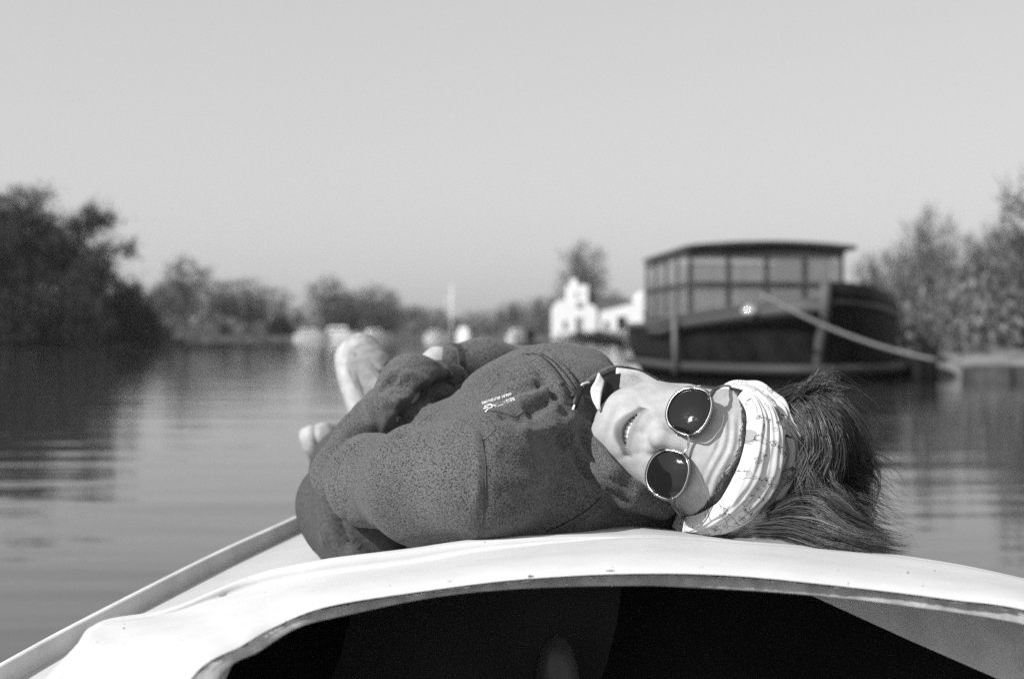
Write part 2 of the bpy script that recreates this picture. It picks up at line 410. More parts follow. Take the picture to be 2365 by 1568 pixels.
kind('bush', [(0, 0, 2.6, 4.0, 2.4, 2.9), (3, 0, 1.8, 3.0, 2, 2.0), (-3, 0, 2.0, 3, 2, 2.2)], 420, 30, .16, M['leaf_dark'], M['bark'], h=4, r=.12)

def tree(k, px, Y, toppy, label, group, width=1.0, cat='tree', rz=None, base=.3, name=None):
    tm, cm, h = KINDS[k]; top = H + (770 - toppy) / FPX * Y - base
    s = top / {'broad': 7.9, 'ragged': 7.9, 'column': 8.0, 'round': 7.9, 'bare': 7.9, 'bush': 5.3}[k]
    root = empty(name or {'column': 'poplar_tree', 'bush': 'bush'}.get(k, 'broadleaf_tree'), ((px - 1182.5) / FPX * Y, Y, base - .25))
    root.rotation_euler.z = random.uniform(0, 6.28) if rz is None else rz; root.scale = (s * width, s * width, s)
    tag(root, label, cat, group)
    link('trunk', tm, None, root, False); link('crown', cm, None, root, False)
    return root
GL, GM, GC, GR = 'trees on the left bank', 'trees along the far left bank', 'trees on the far bank in the middle', 'trees on the right bank'
tree('ragged', 150, 98, 420, 'tallest of the dark trees on the left bank, with ragged side branches', GL, 1.1, rz=0)
tree('broad', 25, 96, 425, 'dark dense tree at the left edge of the photo beside the tallest tree', GL, 1.15)
tree('broad', -120, 95, 440, 'dark tree cut by the left edge of the photo', GL, 1.1)
tree('broad', 215, 94, 585, 'shorter dark tree in front of the tallest tree on the left bank', GL, 1.35)
tree('broad', 300, 99, 640, 'low dark tree near the right end of the left bank', GL, 1.1)
tree('bush', 55, 91, 665, 'dark bush at the waterline below the left edge trees', 'bushes on the left bank', 1.15, 'bush')
tree('bush', 190, 91, 675, 'dark bush at the waterline below the tallest tree', 'bushes on the left bank', 1.0, 'bush')
tree('bush', 310, 95, 705, 'last dark bush on the point of the left bank', 'bushes on the left bank', .9, 'bush', base=.2)
tree('round', 430, 200, 584, 'grey rounded tree just right of the dark left bank', GM, 1.42)
tree('column', 405, 215, 632, 'slim pale tree rising behind the end of the dark left bank', GM, 2.07)
tree('column', 492, 205, 632, 'slim pale tree between the rounded grey tree and the row of poplars', GM, 1.84)
tree('column', 545, 205, 632, 'first poplar of the far left row', GM, 2.29)
tree('column', 580, 208, 627, 'second poplar of the far left row', GM, 2.29)
tree('column', 605, 206, 647, 'third poplar of the far left row', GM, 2.07)
tree('column', 650, 204, 652, 'separate narrow poplar at the right end of the far left row', GM, 1.94)
tree('bush', 515, 195, 742, 'dark bush below the far left poplars', 'bushes on the far bank', .8, 'bush')
tree('bush', 570, 195, 752, 'low dark bush between two larger ones below the poplars', 'bushes on the far bank', .8, 'bush')
tree('bush', 645, 194, 722, 'dark round bush at the foot of the narrow poplar', 'bushes on the far bank', .62, 'bush')
tree('round', 757, 196, 630, 'pointed grey tree above the white boats on the far bank', GC, 1.46)
tree('round', 815, 198, 662, 'grey tree between the pointed tree and the round dark one', GC, 1.56)
tree('round', 868, 195, 649, 'round grey tree at the right end of the middle group', GC, 1.76)
tree('round', 930, 215, 699, 'low pale tree right of the round grey tree', GC, 1.76)
tree('bare', 985, 225, 706, 'low thin tree left of the pale mast', GC, 2.15)
tree('column', 1090, 215, 708, 'left one of two small trees right of the pale mast', GC, 2.35)
tree('column', 1122, 213, 706, 'right one of two small trees right of the pale mast', GC, 2.54)
tree('bare', 1190, 230, 694, 'faint pale tree left of the white house', GC, 2.35)
tree('bare', 1250, 225, 684, 'pale bare tree directly left of the white house', GC, 2.15)
tree('bare', 1345, 170, 560, 'tall bare tree standing behind the gable of the white house', GC, 1.21)
tree('bush', 1345, 168, 664, 'dark evergreen bush behind the gable of the white house', 'bushes on the far bank', .45, 'bush')
tree('bush', 1225, 150, 752, 'small dark bush left of the white house by the water', 'bushes on the far bank', .6, 'bush')
for i, (px, top, wd, lab) in enumerate([(345, 690, 1.0, 'faint bare tree low behind the end of the left bank'), (370, 650, 1.1, 'faint bare tree between the dark left bank and the grey rounded tree'), (520, 662, 1.2, 'thin bare tree behind the first poplar'),
        (690, 705, 1.1, 'small bare tree in the gap left of the pointed grey tree'), (905, 680, 1.2, 'bare tree behind the round grey tree of the middle group'), (960, 700, 1.2, 'bare tree between the middle group and the pale mast'),
        (1020, 712, 1.1, 'bare little tree directly left of the pale mast'), (1155, 708, 1.2, 'bare little tree right of the two small trees beyond the mast'), (1285, 676, 1.0, 'bare tree touching the left wall of the white house'), (1420, 668, .9, 'bare tree behind the low wing of the white house')]):
    tree('bare', px, 212 + 3 * (i % 3), top, lab, 'bare trees behind the far bank', wd)
for a in [('bare', 2010, 46, 575, 'thin pale tree right behind the barge roof', 1.0),
          ('bare', 2080, 44, 545, 'thin pale tree between the barge and the tall pale tree', .9),
          ('bare', 2145, 43, 470, 'tall pale tree with a rounded top on the right bank', .85),
          ('bare', 2235, 41, 530, 'shorter pale tree left of the big tree at the right edge', 1.1),
          ('round', 2300, 44, 500, 'greyer leafy tree before the tall one at the right edge', .8),
          ('round', 2385, 38, 370, 'tallest tree on the right bank, cut by the right edge of the photo', .9),
          ('bare', 2190, 36, 640, 'low pale tree in front at the water on the right bank', 1.5),
          ('round', 2480, 40, 420, 'tree outside the right edge behind the tallest one', 1.0)]:
    tree(a[0], a[1], a[2], a[3], a[4], GR, a[5])
tree('bush', 2120, 33, 690, 'grey bush on the bank behind the bow of the barge', 'bushes on the right bank', .7, 'bush')
tree('bush', 2250, 32, 680, 'grey bush on the right bank above the pale shore', 'bushes on the right bank', .8, 'bush')
tree('bush', 2350, 31, 660, 'grey bush at the right edge of the photo', 'bushes on the right bank', .8, 'bush')

def scrub(name, blobs, n, size, m, label, cat='shrubs'):
    me, _ = crown_mesh(blobs, n, 26, size, 11 + n, .5); me.materials.append(m)
    return tag(link(name, me, None, None, False), label, cat, kind='stuff')
fb = [(x + RNG.normal(0, 2), 200 + RNG.normal(0, 4), 1.0, 6, 3, float(RNG.uniform(1.2, 3.4))) for x in range(-74, 34, 4)]
scrub('undergrowth', fb, 1300, .3, M['leaf_pale'], 'grey undergrowth running along the whole far bank below the trees')
rb = [(float(x), 31 + RNG.normal(0, 1) - (x - 9) * .1, .8, 1.6, 1.2, float(RNG.uniform(.7, 1.6))) for x in np.arange(9, 26, 1.1)]
scrub('undergrowth', rb, 700, .09, M['leaf_pale'], 'pale undergrowth covering the right bank below its trees')
# ---- stone edge at the waterline on the right
def quay():
    mb = MB(); g = random.Random(3)
    p = spline(np.array([(8.6, 26.6), (10.5, 25.4), (14, 24.4), (19, 23.6), (30, 22.0)]), 44)
    for i in range(43):
        a, b = p[i], p[i + 1]; c = (a + b) / 2; L = np.linalg.norm(b - a)
        mb.box((c[0], c[1] + .25, .0 + g.uniform(-.015, .015)), (L * .97, .8, .5), math.atan2(b[1] - a[1], b[0] - a[0]))
    o = mb.build('stone_edging', mat('stone', .05, .9, .1, noise=(2, .03, .08, 4), bump=(8, .5, .05)), bevel=.02)
    tag(o, 'dark stone edging along the waterline of the right bank beside the barge', 'quay')
quay()

# ---- white house
def house():
    Y = 150; s = Y / FPX
    x0, x1, x2 = (1278 - 1182.5) * s, (1378 - 1182.5) * s, (1486 - 1182.5) * s
    root = empty('house', (x0, Y, .3)); tag(root, 'white house with gable, dark roof and dark windows, left of the barge', 'house')
    def Z(py): return H - (py - 770) * s
    zb = .3; ze = Z(712); zt = Z(658)
    w = x1 - x0; d = 7
    def prism(name, poly, y0, y1, m):
        n = len(poly); vs = [(x, y0, z) for x, z in poly] + [(x, y1, z) for x, z in poly]
        fs = [tuple(range(n)), tuple(range(2 * n - 1, n - 1, -1))] + [(i, i + n, (i + 1) % n + n, (i + 1) % n) for i in range(n)]
        return link(name, local(root, mesh(vs, fs)), m, root, False)
    wl = prism('wall', [(x0, zb), (x1, zb), (x1, ze), (x1 - w * .12, ze + .4), (x1 - w * .2, ze + .4), (x1 - w * .2, zt), (x0 + w * .35, zt), (x0 + w * .35, ze + .9), (x0 + w * .12, ze + .8), (x0, ze)][::-1], Y, Y + d, M['white_paint'])
    prism('wing_wall', [(x1 + .003, zb), (x2, zb), (x2, Z(672)), (x2 - .9, Z(700)), (x1 + .003, Z(722))][::-1], Y + .3, Y + d, M['white_paint'])
    prism('roof', [(x1 - .1, Z(722) + .003), (x2 - .95, Z(700) + .02), (x2 - 1.2, Z(690)), (x1 + .2, Z(683)), (x1 - .5, Z(680))][::-1], Y + .6, Y + d - .3, M['roof'])
    def win(px, py, wpx, hpx, m, yy, nm='window'):
        mb = MB(); cx, cz = (px - 1182.5) * s, Z(py); ww, hh = wpx * s, hpx * s
        for dx in (-1, 1): mb.box((cx + dx * ww / 2, yy - .04, cz), (.09, .1, hh + .09))
        for dz in (-1, 1): mb.box((cx, yy - .045, cz + dz * hh / 2), (ww - .1, .09, .09))
        f = mb.build(nm, M['white_paint'], root); pb = MB(); pb.box((0, 0, 0), (ww - .08, .04, hh - .08))
        o = link('pane', local(root, mesh([(a + cx, b + yy - .03, c + cz) for a, b, c in pb.v], pb.f)), m, f, False); return f
    win(1338, 704, 13, 15, M['black'], Y); win(1336, 752, 17, 42, M['hull_grey'], Y, 'door')
    win(1304, 750, 10, 20, M['black'], Y); win(1400, 750, 12, 18, M['black'], Y + .3); win(1436, 746, 23, 34, M['black'], Y + .3); win(1330, 680, 8, 10, M['hull_grey'], Y)
    mb = MB(); mb.box((x0 + w * .5, Y + 3.5, zt + .3), (.6, .6, .9)); mb.build('chimney', M['white_paint'], root)
house()
def hedge():
    me, _ = crown_mesh([(0, 0, .35, 4.6, .5, .5)], 220, 30, .09, 77, .2); me.materials.append(M['leaf_dark'])
    o = link('hedge', me, None, None, False); o.location = ((1385 - 1182.5) / FPX * 146, 146, .15)
    tag(o, 'dark low hedge along the water in front of the white house', 'hedge')
hedge()

# ---- far boats, mast
def small_boat(px, Y, L, cab, label, rz=0.0):
    root = empty('moored_boat', ((px - 1182.5) / FPX * Y, Y, 0), rz); tag(root, label, 'boat', 'white boats moored along the far bank')
    vs = []; fs = []; n = 9
    for i in range(n):
        t = i / (n - 1); x = (t - .5) * L; b = .95 * math.sin(math.pi * min(1, .25 + t * .75)) ** .6 * (1 if t < .9 else .5) + .02; z = .75 + .25 * t
        vs += [(x, -b, z), (x, -b * .8, .02), (x, 0, -.2), (x, b * .8, .02), (x, b, z)]
    for i in range(n - 1):
        for k in range(4): fs.append((i * 5 + k, i * 5 + k + 1, (i + 1) * 5 + k + 1, (i + 1) * 5 + k))
        fs.append((i * 5 + 4, i * 5, (i + 1) * 5, (i + 1) * 5 + 4))
    fs += [(0, 4, 3, 2, 1), tuple((n - 1) * 5 + k for k in range(5))]
    link('hull', mesh(vs, fs), M['white_paint'], root, False)
    cab *= .6; mb = MB(); mb.box((-.1 * L, 0, .8 + cab / 2), (L * .5, 1.3, cab)); mb.build('cabin', M['white_paint'], None, bevel=.12).parent = root
    mb = MB(); mb.box((-.1 * L, 0, .8 + cab * .55), (L * .42, 1.34, cab * .42)); mb.build('window', M['black'], None).parent = root
    return root
small_boat(722, 178, 4.6, 1.0, 'leftmost of the white boats below the pointed grey tree', .1)
small_boat(790, 182, 5.0, 1.5, 'white boat with a taller cabin right of the leftmost one', -.1)
small_boat(870, 176, 3.4, .9, 'small white boat above the upright shoe', .3)
small_boat(1008, 180, 3.0, .8, 'dim little boat left of the pale mast', 0)
small_boat(1072, 172, 1.9, 1.3, 'short bright white boat seen end on, right of the pale mast', 1.4)
small_boat(1198, 178, 2.8, .9, 'small pale boat half way between the bright short boat and the white house', .2)
def jetty(px, Y, L, label):
    root = empty('jetty', ((px - 1182.5) / FPX * Y, Y, 0)); tag(root, label, 'jetty')
    mb = MB(); mb.box((0, 0, .55), (L, 1.2, .12)); mb.build('walkway', M['bark'], None).parent = root
    for i in range(4):
        for yy in (-.5, .5):
            mb = MB(); mb.tube([(-L / 2 + .4 + i * (L - .8) / 3, yy, -.4), (-L / 2 + .4 + i * (L - .8) / 3, yy, .95)], .09, 6); mb.build('post', M['bark'], None).parent = root
jetty(955, 168, 7, 'low dark jetty between the upright shoe and the pale mast')
jetty(1150, 166, 5, 'short dark jetty right of the short bright boat')
def mast():
    mb = MB(); x = (1043 - 1182.5) / FPX * 180; mb.tube([(x, 180, 0), (x, 180, 7)], [.16, .07], 8)
    mb.tube([(x - 1.0, 180, 5.2), (x + 1.0, 180, 5.2)], .05, 6)
    tag(mb.build('mast', M['white_paint'], None, True), 'thin pale mast standing at the far bank left of the short bright boat', 'mast')
mast()
def dinghy(px, Y, label):
    root = empty('rowing_boat', ((px - 1182.5) / FPX * Y, Y, 0)); tag(root, label, 'boat')
    vs = []; n = 9; fs = []
    for i in range(n):
        t = i / (n - 1); x = (t - .5) * 3.2; b = .6 * math.sin(math.pi * (.12 + .8 * t)) ** .7; z = .35 + .15 * (2 * t - 1) ** 2
        vs += [(x, -b, z), (x, -b * .7, .0), (x, b * .7, .0), (x, b, z), (x, b * .9, z - .02), (x, 0, .12), (x, -b * .9, z - .02)]
    for i in range(n - 1):
        for k in range(7): fs.append((i * 7 + k, i * 7 + (k + 1) % 7, (i + 1) * 7 + (k + 1) % 7, (i + 1) * 7 + k))
    fs += [tuple(range(7)), tuple((n - 1) * 7 + k for k in range(7))[::-1]]
    link('hull', mesh(vs, fs), M['hull_black'], root)
    for x in (-.6, .3):
        mb = MB(); mb.box((x, 0, .34), (.18, .95, .04)); mb.build('thwart', M['wood'], None).parent = root
dinghy(1160, 60, 'small dark rowing boat on the water just above the jacket')

# ---- the barge with its glazed wheelhouse
def barge():
    # axis: bow towards the camera; local x = to the photo's right, local y = aft (away)
    a = R(4); root = empty('barge', (5.30, 24.6, 0), a)
    tag(root, 'old dark barge with a tall glazed wheelhouse moored bow on at the right bank', 'boat')
    n, k = 30, 14; vs = []; fs = []; Lh = 8.6
    for i in range(n + 1):
        t = i / n; y = .25 * 0 + Lh * t ** 1.6
        half = 2.1 * min(1, (y / 2.6) ** .5) if y < 2.6 else 2.1
        sheer = 1.40 - .38 * min(1, y / 4) ** .8
        for j in range(k + 1):
            u = j / k; ang = (u - .5) * math.pi      # from port rail under the keel to starboard rail
            sx = math.copysign(abs(math.sin(ang)) ** .34, ang); zz = -.5 + (sheer + .5) * abs(2 * u - 1) ** 1.4
            fl = .965 + .035 * abs(2 * u - 1)
            vs.append((sx * half * fl * ((1.20 - .10 * abs(2 * u - 1) ** 2) if sx > 0 else .97), y - .35 * max(0, zz - .4) * (1 - min(1, y / 2.5)), zz))
    for i in range(n):
        for j in range(k): fs.append((i * (k + 1) + j, i * (k + 1) + j + 1, (i + 1) * (k + 1) + j + 1, (i + 1) * (k + 1) + j))
    fs.append(tuple(n * (k + 1) + j for j in range(k + 1)))
    hull = link('hull', mesh(vs, fs), M['hull_black'], root)
    # deck
    dv = []; df = []
    for i in range(n + 1):
        A = vs[i * (k + 1)]; B = vs[i * (k + 1) + k]; dv += [(A[0] * .97, A[1] + .04, A[2] - .22), (B[0] * .97, B[1] + .04, B[2] - .22)]
    for i in range(n): df.append((2 * i, 2 * i + 1, 2 * i + 3, 2 * i + 2))
    link('deck', mesh(dv, df), M['hull_grey'], root, False)
    rail = [vs[i * (k + 1)] for i in range(n, -1, -1)] + [vs[i * (k + 1) + k] for i in range(n + 1)]
    mb = MB(); mb.tube(rail, .07, 8); mb.build('rubbing_rail', mat('rail_dark', .05, .5, .4), None, True).parent = root
    low = [(vs[i * (k + 1) + 2][0] * 1.01, vs[i * (k + 1) + 2][1] - .03, .22) for i in range(n, -1, -1)] + [(vs[i * (k + 1) + k - 2][0] * 1.01, vs[i * (k + 1) + k - 2][1] - .03, .22) for i in range(n + 1)]
    mb = MB(); mb.tube([(x * 1.02, y - .02, z) for x, y, z in low], .09, 8); mb.build('lower_wale', mat('wale', .04, .6, .3), None, True).parent = root
    mb = MB(); mb.tube([(0, .12, -.2), (0, .0, .5), (0, -.36, 1.2), (0, -.45, 1.72)], [.09, .09, .10, .09], 8); mb.build('stem', mat('stem', .08, .6, .3), None, True).parent = root
    # bulwarks standing on the rail: a lighter low one to port, a tall black one to starboard
    for sg, jj, h0, h1, mm in ((-1, 0, .05, .0, mat('bulwark_grey', .07, .6, .3)), (1, k, .34, .10, M['hull_black'])):
        bv = []; bf = []; nn = 0
        for i in range(n + 1):
            A = vs[i * (k + 1) + jj]; y_ = A[1]; 
            if y_ > 6: break
            h = h0 + (h1 - h0) * min(1, max(0, y_) / 3.4) ** 1.8; lo = -.34 if sg < 0 else -.05
            bv += [(A[0] + sg * .03, A[1] - .05, A[2] + lo * (1 if sg > 0 else (1 - .3 * i / n))), (A[0] + sg * .02, A[1] - .06, A[2] + h), (A[0] - sg * .05, A[1] + .0, A[2] + h), (A[0] - sg * .05, A[1] + .01, A[2] - .05)]; nn += 1
        for i in range(nn - 1):
            for q in range(4): bf.append((4 * i + q, 4 * i + (q + 1) % 4, 4 * i + 4 + (q + 1) % 4, 4 * i + 4 + q))
        link('bulwark', mesh(bv, bf), mm, root)
    # wheelhouse
    wx0, wx1, y0, y1 = -1.80, 1.12, 2.3, 7.2; zb, zt = 1.2, 2.33
    mb = MB(); th = .07; rows = [1.14, 1.78, 2.36]
    fr = MB()
    def frame_x(y, x0, x1, cols):
        for c in range(cols + 1):
            x = x0 + (x1 - x0) * c / cols; fr.box((x, y, (rows[0] + rows[2]) / 2), (.06, .06, rows[2] - rows[0]))
        for z in rows: fr.box(((x0 + x1) / 2, y, z), (x1 - x0 + .09, .085, .085))
    def frame_y(x, ya, yb, cols):
        for c in range(1, cols + 1):
            y = ya + (yb - ya) * c / cols; fr.box((x, y, (rows[0] + rows[2]) / 2), (.06, .06, rows[2] - rows[0]))
        for z in rows: fr.box((x, (ya + yb) / 2, z), (.08, yb - ya - .09, .08))
    frame_x(y0, wx0, wx1, 4); frame_x(y1, wx0, wx1, 4); frame_y(wx0, y0, y1, 4); frame_y(wx1, y0, y1, 4)
    fr.build('wheelhouse_frame', M['wood'], None).parent = root
    wb = MB(); wb.box(((wx0 + wx1) / 2, (y0 + y1) / 2, .88), (wx1 - wx0 + .04, y1 - y0 + .04, .44)); wb.build('wheelhouse_base', M['hull_grey'], None).parent = root
    g = bpy.data.materials.new('window_glass'); t, b = nodes(g); b.inputs['Base Color'].default_value = grey(.9); b.inputs['Roughness'].default_value = .02
    b.inputs['Transmission Weight'].default_value = .0; b.inputs['Alpha'].default_value = .5; b.inputs['Specular IOR Level'].default_value = .8; b.inputs['Base Color'].default_value = grey(.28)
    for (x0, x1, ya, yb, cols) in ((wx0, wx1, y0, y0, 4), (wx0, wx1, y1, y1, 4)):
        for c in range(cols):
            for r in range(2):
                w = (x1 - x0) / cols; pm = MB(); pm.box((x0 + w * (c + .5), ya, (rows[r] + rows[r + 1]) / 2), (w - .08, .012, rows[r + 1] - rows[r] - .09)); pm.build('window', g, None).parent = root
    for xx in (wx0, wx1):
        for c in range(4):
            for r in range(2):
                w = (y1 - y0) / 4; pm = MB(); pm.box((xx, y0 + w * (c + .5), (rows[r] + rows[r + 1]) / 2), (.012, w - .08, rows[r + 1] - rows[r] - .09)); pm.build('window', g, None).parent = root
    # cambered roof
    rv = []; rf = []; m = 12
    for j in range(m + 1):
        x = wx0 - .07 + (wx1 - wx0 + .32) * j / m; u = 2 * j / m - 1; z = 2.43 + .09 * (1 - u * u)
        rv += [(x, y0 - .12, z), (x, y1 + .1, z), (x, y0 - .12, z + .075), (x, y1 + .1, z + .075)]
    for j in range(m):
        q = 4 * j; rf += [(q, q + 4, q + 5, q + 1), (q + 2, q + 3, q + 7, q + 6), (q, q + 2, q + 6, q + 4), (q + 1, q + 5, q + 7, q + 3)]
    rf += [(0, 1, 3, 2), (4 * m, 4 * m + 2, 4 * m + 3, 4 * m + 1)]
    link('wheelhouse_roof', mesh(rv, rf), M['wood'], root, False)
    # things inside and on deck: wheel, dark backing sheet, winch
    mb = MB(); c = Vector((-.1, 2.8, 1.55))
    ring = [c + Vector((.33 * math.cos(q), 0, .33 * math.sin(q))) for q in [2 * math.pi * i / 24 for i in range(25)]]
    mb.tube(ring, .025, 6)
    for q in range(8): mb.tube([c, c + Vector((.42 * math.cos(q * math.pi / 4), 0, .42 * math.sin(q * math.pi / 4)))], .016, 5)
    mb.build('steering_wheel', M['wood'], None, True).parent = root
    mb = MB(); mb.box((.50, 2.75, 1.75), (1.05, .06, 1.15)); mb.build('dark_backing', M['dark_in'], None, bevel=.02).parent = root  # dark sheet added behind the right-hand panes to blacken the interior
    mb = MB(); mb.tube([(-.5, 1.2, 1.3), (.5, 1.2, 1.3)], .14, 12); mb.box((-.55, 1.2, 1.2), (.06, .5, .5)); mb.box((.55, 1.2, 1.2), (.06, .5, .5)); mb.build('windlass', M['hull_grey'], None).parent = root
    mb = MB(); mb.ball((-1.12, .35, 1.22), .15, 24); mb.build('glint_ball', mat('chrome', .95, .09, .5, metal=1), None, True).parent = root  # mirror ball added to throw back a bright spot of sun
    mb = MB(); mb.ball((.72, 2.5, 2.1), (.09, .09, .16), 14); mb.build('hanging_lamp', M['white_paint'], None, True).parent = root
    for xx, yy in ((-2.0, 2.3),):
        mb = MB(); mb.tube([(xx - .07, yy, .1), (xx - .09, yy, 1.15)], .05, 8); mb.tube([(xx - .09, yy, 1.15), (xx - .02, yy, 1.35)], .015, 5); mb.build('fender', mat('fender', .13, .7, .3), None, True).parent = root
    mb = MB(); mb.tube([(.75, .75, 1.1), (.75, .75, 1.5)], .06, 8); mb.build('bollard', M['hull_grey'], None, True).parent = root
    return root
barge()
def rope(name, p, sag, r, label):
    a, b = Vector(p[0]), Vector(p[1]); pts = [a.lerp(b, t) - Vector((0, 0, sag * 4 * t * (1 - t))) for t in [i / 20 for i in range(21)]]
    mb = MB(); mb.tube(pts, r, 7); tag(mb.build(name, M['rope'], None, True), label, 'rope')
rope('mooring_rope', (P(1760, 680, 23.8), P(2165, 832, 22.9)), .14, .03, 'thick pale mooring rope slanting down from the deck of the barge to the shore')
rope('mooring_rope', (P(2095, 770, 25.2), P(2235, 850, 25.2)), .02, .028, 'thinner pale mooring rope between the bow shadow and the stone edging')
def piling(x, y, h, label):
    mb = MB(); mb.tube([(x, y, -.5), (x, y, h * .6), (x + .02, y, h)], [.14, .13, .12], 10); mb.tube([(x, y, h), (x + .02, y, h + .03)], [.15, .13], 10)
    tag(mb.build('mooring_post', M['hull_black'], None, True), label, 'post', 'posts in the water by the barge')
piling(7.05, 24.6, .75, 'dark mooring post in the water where the thick rope ends')
piling(7.4, 25.2, .6, 'lower dark mooring post nearest the stone edging')
# ================================================================== our own boat: foredeck, coaming lip, rail, inside
def grid_mesh(rows):
    n, m = len(rows), len(rows[0]); vs = [v for r in rows for v in r]
    return mesh(vs, [(i * m + j, i * m + j + 1, (i + 1) * m + j + 1, (i + 1) * m + j) for i in range(n - 1) for j in range(m - 1)])
NS = 460
# six rails that follow the lip from the lower left, over the top, to the lower right: pixel x, pixel y, distance
L0 = [(290, 2100, .86), (330, 1800, .90), (440, 1568, .96), (560, 1490, 1.00), (640, 1445, 1.03), (760, 1400, 1.05), (1000, 1362, 1.07), (1200, 1338, 1.07), (1450, 1325, 1.07), (1700, 1330, 1.07), (2000, 1360, 1.06), (2200, 1385, 1.05), (2365, 1408, 1.04), (2620, 1480, 1.0), (2800, 1620, .96), (2900, 2000, .9)]
L1 = [(350, 2100, .87), (400, 1800, .91), (502, 1568, .97), (600, 1502, 1.01), (690, 1448, 1.035), (800, 1420, 1.06), (1000, 1379, 1.08), (1200, 1359, 1.08), (1450, 1352, 1.08), (1600, 1356, 1.08), (1850, 1372, 1.075), (2100, 1400, 1.06), (2365, 1442, 1.045), (2590, 1510, 1.0), (2760, 1650, .97), (2850, 2000, .91)]
TB = [(60, 2000, .88), (120, 1700, .96), (155, 1560, 1.03), (185, 1478, 1.10), (230, 1442, 1.15), (383, 1421, 1.17), (479, 1392, 1.19), (575, 1363, 1.21), (747, 1330, 1.22), (958, 1301, 1.235), (1133, 1272, 1.245), (1450, 1244, 1.26), (1700, 1255, 1.26), (2000, 1279, 1.25), (2200, 1306, 1.23), (2365, 1340, 1.2), (2600, 1400, 1.15), (2900, 1530, 1.08), (3100, 1900, .95)]
def rs(L, n=NS):
    """resample so that all rails share the same stations (matched by angle round the arch)"""
    p = spline(L, 2400); a = np.arctan2(-(p[:, 1] - 2300), p[:, 0] - 1500)
    tg = np.linspace(R(168), R(16), n); o = np.argsort(a); return np.stack([np.interp(tg, a[o], p[o, k]) for k in range(3)], 1)
l0, l1, tb = rs(L0), rs(L1), rs(TB)
for _l in (l0, l1, tb): _l[:, 2] *= 1.07
w0, w1, wb = PA(l0), PA(l1), PA(tb)
# height of the deck edge above the lip (the riser): grows left of the middle, fades out at both ends
xs = tb[:, 0]; rise = np.interp(xs, [160, 330, 480, 620, 760, 1000, 1200, 1450, 1700], [0, .001, .007, .0120, .0125, .0115, .008, .001, 0])
rows = []
chips = [(1160, 1340, 20, 7), (1225, 1333, 11, 6), (1412, 1320, 20, 4), (1243, 1336, 5, 3)]
cx = vnoise(np.stack([l0[:, 0] * .09, l0[:, 0] * 0, l0[:, 0] * 0 + 3], 1)) + 1.5 * np.maximum(0, vnoise(np.stack([l0[:, 0] * .22, l0[:, 0] * 0 + 7, l0[:, 0] * 0], 1)) - .25)
for i in range(NS):
    a, b, c = Vector(w0[i]), Vector(w1[i]), Vector(wb[i]); up = Vector((0, 0, 1)); d = (c - a)
    out = (a - b); out = out.normalized() if out.length > 1e-6 else up
    r = []
    r.append(a + d * .001)
    for t in (.03, .08, .2, .35, .5, .65, .8, .92, 1.0):
        r.append(a + d * t + up * (.0065 * math.sin(math.pi * min(1, t ** .55)) + .001 * math.sin(8 * t)))
    h = rise[i]; back = Vector((0, 1, 0))
    r.append(c + back * .0022 + up * h * .12); r.append(c + back * .0026 + up * h * .5); r.append(c + back * .0026 + up * h * .93)
    r.append(c + back * .0040 + up * h); r.append(c + back * .02 + up * (h * 1.02))
    rows.append(r)
lip_top_edge = [r[-1].copy() for r in rows]
boat = empty('boat', (.2, 1.2, 0)); tag(boat, 'white boat with a curved cabin edge and worn rim, its foredeck carrying the lying person', 'boat')
me = grid_mesh(rows)
gel = M['gelcoat']
o = link('coaming', local(boat, me), gel, boat)
# chips knocked out of the gelcoat
def chip_mat(): return mat('chip', .12, .9, .1, noise=(300, .05, .25, 3))
CH = chip_mat()
# rim face (raw laminate, undercut) with a ragged upper edge
rr = []
for i in range(NS):
    a, b = Vector(w0[i]), Vector(w1[i]); rag = .0009 * cx[i] + .0002 * RNG.normal()
    p = [a + (rows[i][9] - a) * .004 + Vector((0, 0, -.0012 + rag)), a.lerp(b, .12) + Vector((0, .002, rag * .6)), a.lerp(b, .5) + Vector((0, .006, 0)), a.lerp(b, .95), b + Vector((0, .003, -.001)), b + Vector((0, .02, .003)), b + Vector((0, .12, .006))]
    rr.append(p)
link('rim', local(boat, grid_mesh(rr)), M['laminate'], boat)
# foredeck: from the lip's back edge forward to the bow, cambered
def gun(y, side):
    ys = [-1.2, .3, .8, 1.0, 1.27, 1.5, 1.86, 2.15, 2.4, 2.62, 2.72]
    lx = [-.50, -.50, -.492, -.48, -.457, -.385, -.279, -.21, -.13, -.03, .02]
    rx = [.98, .98, .95, .91, .84, .74, .56, .42, .28, .13, .03]
    return float(np.interp(y, ys, lx if side < 0 else rx))
def gz(y): return H + float(np.interp(y, [-1.2, .6, 1.0, 1.27, 1.86, 2.4, 2.72], [-.30, -.305, -.303, -.2958, -.234, -.20, -.185]))
# smooth left gunwale by spline through measured points
GL_ = spline([(0, 1562, 1.27), (150, 1478, 1.365), (350, 1373, 1.50), (520, 1287, 1.66), (690, 1208, 1.86), (780, 1160, 2.03), (880, 1105, 2.25), (980, 1052, 2.47), (1060, 1020, 2.62)], 80)
GL_[:, 2] *= 1.15
left = [tuple(P(*p)) for p in GL_]
p0 = Vector(left[0]); left = [(p0.x - .005 - .00 * k, p0.y - .12 * k, p0.z - .004 * k) for k in range(14, 0, -1)] + left
left = np.array(left)
def leftpt(y): return np.array([np.interp(y, left[:, 1], left[:, 0]), y, np.interp(y, left[:, 1], left[:, 2])])
BOWX, BOWY = left[-1][0], left[-1][1]
def rightpt(y):
    x = float(np.interp(y, [-.6, .7, 1.15, 1.38, 1.6, 1.8, 2.15, 2.5, 2.8, BOWY], [.8, .78, .73, .65, .555, .49, .41, .28, .12, BOWX + .01])); return np.array([x, y, leftpt(y)[2]])
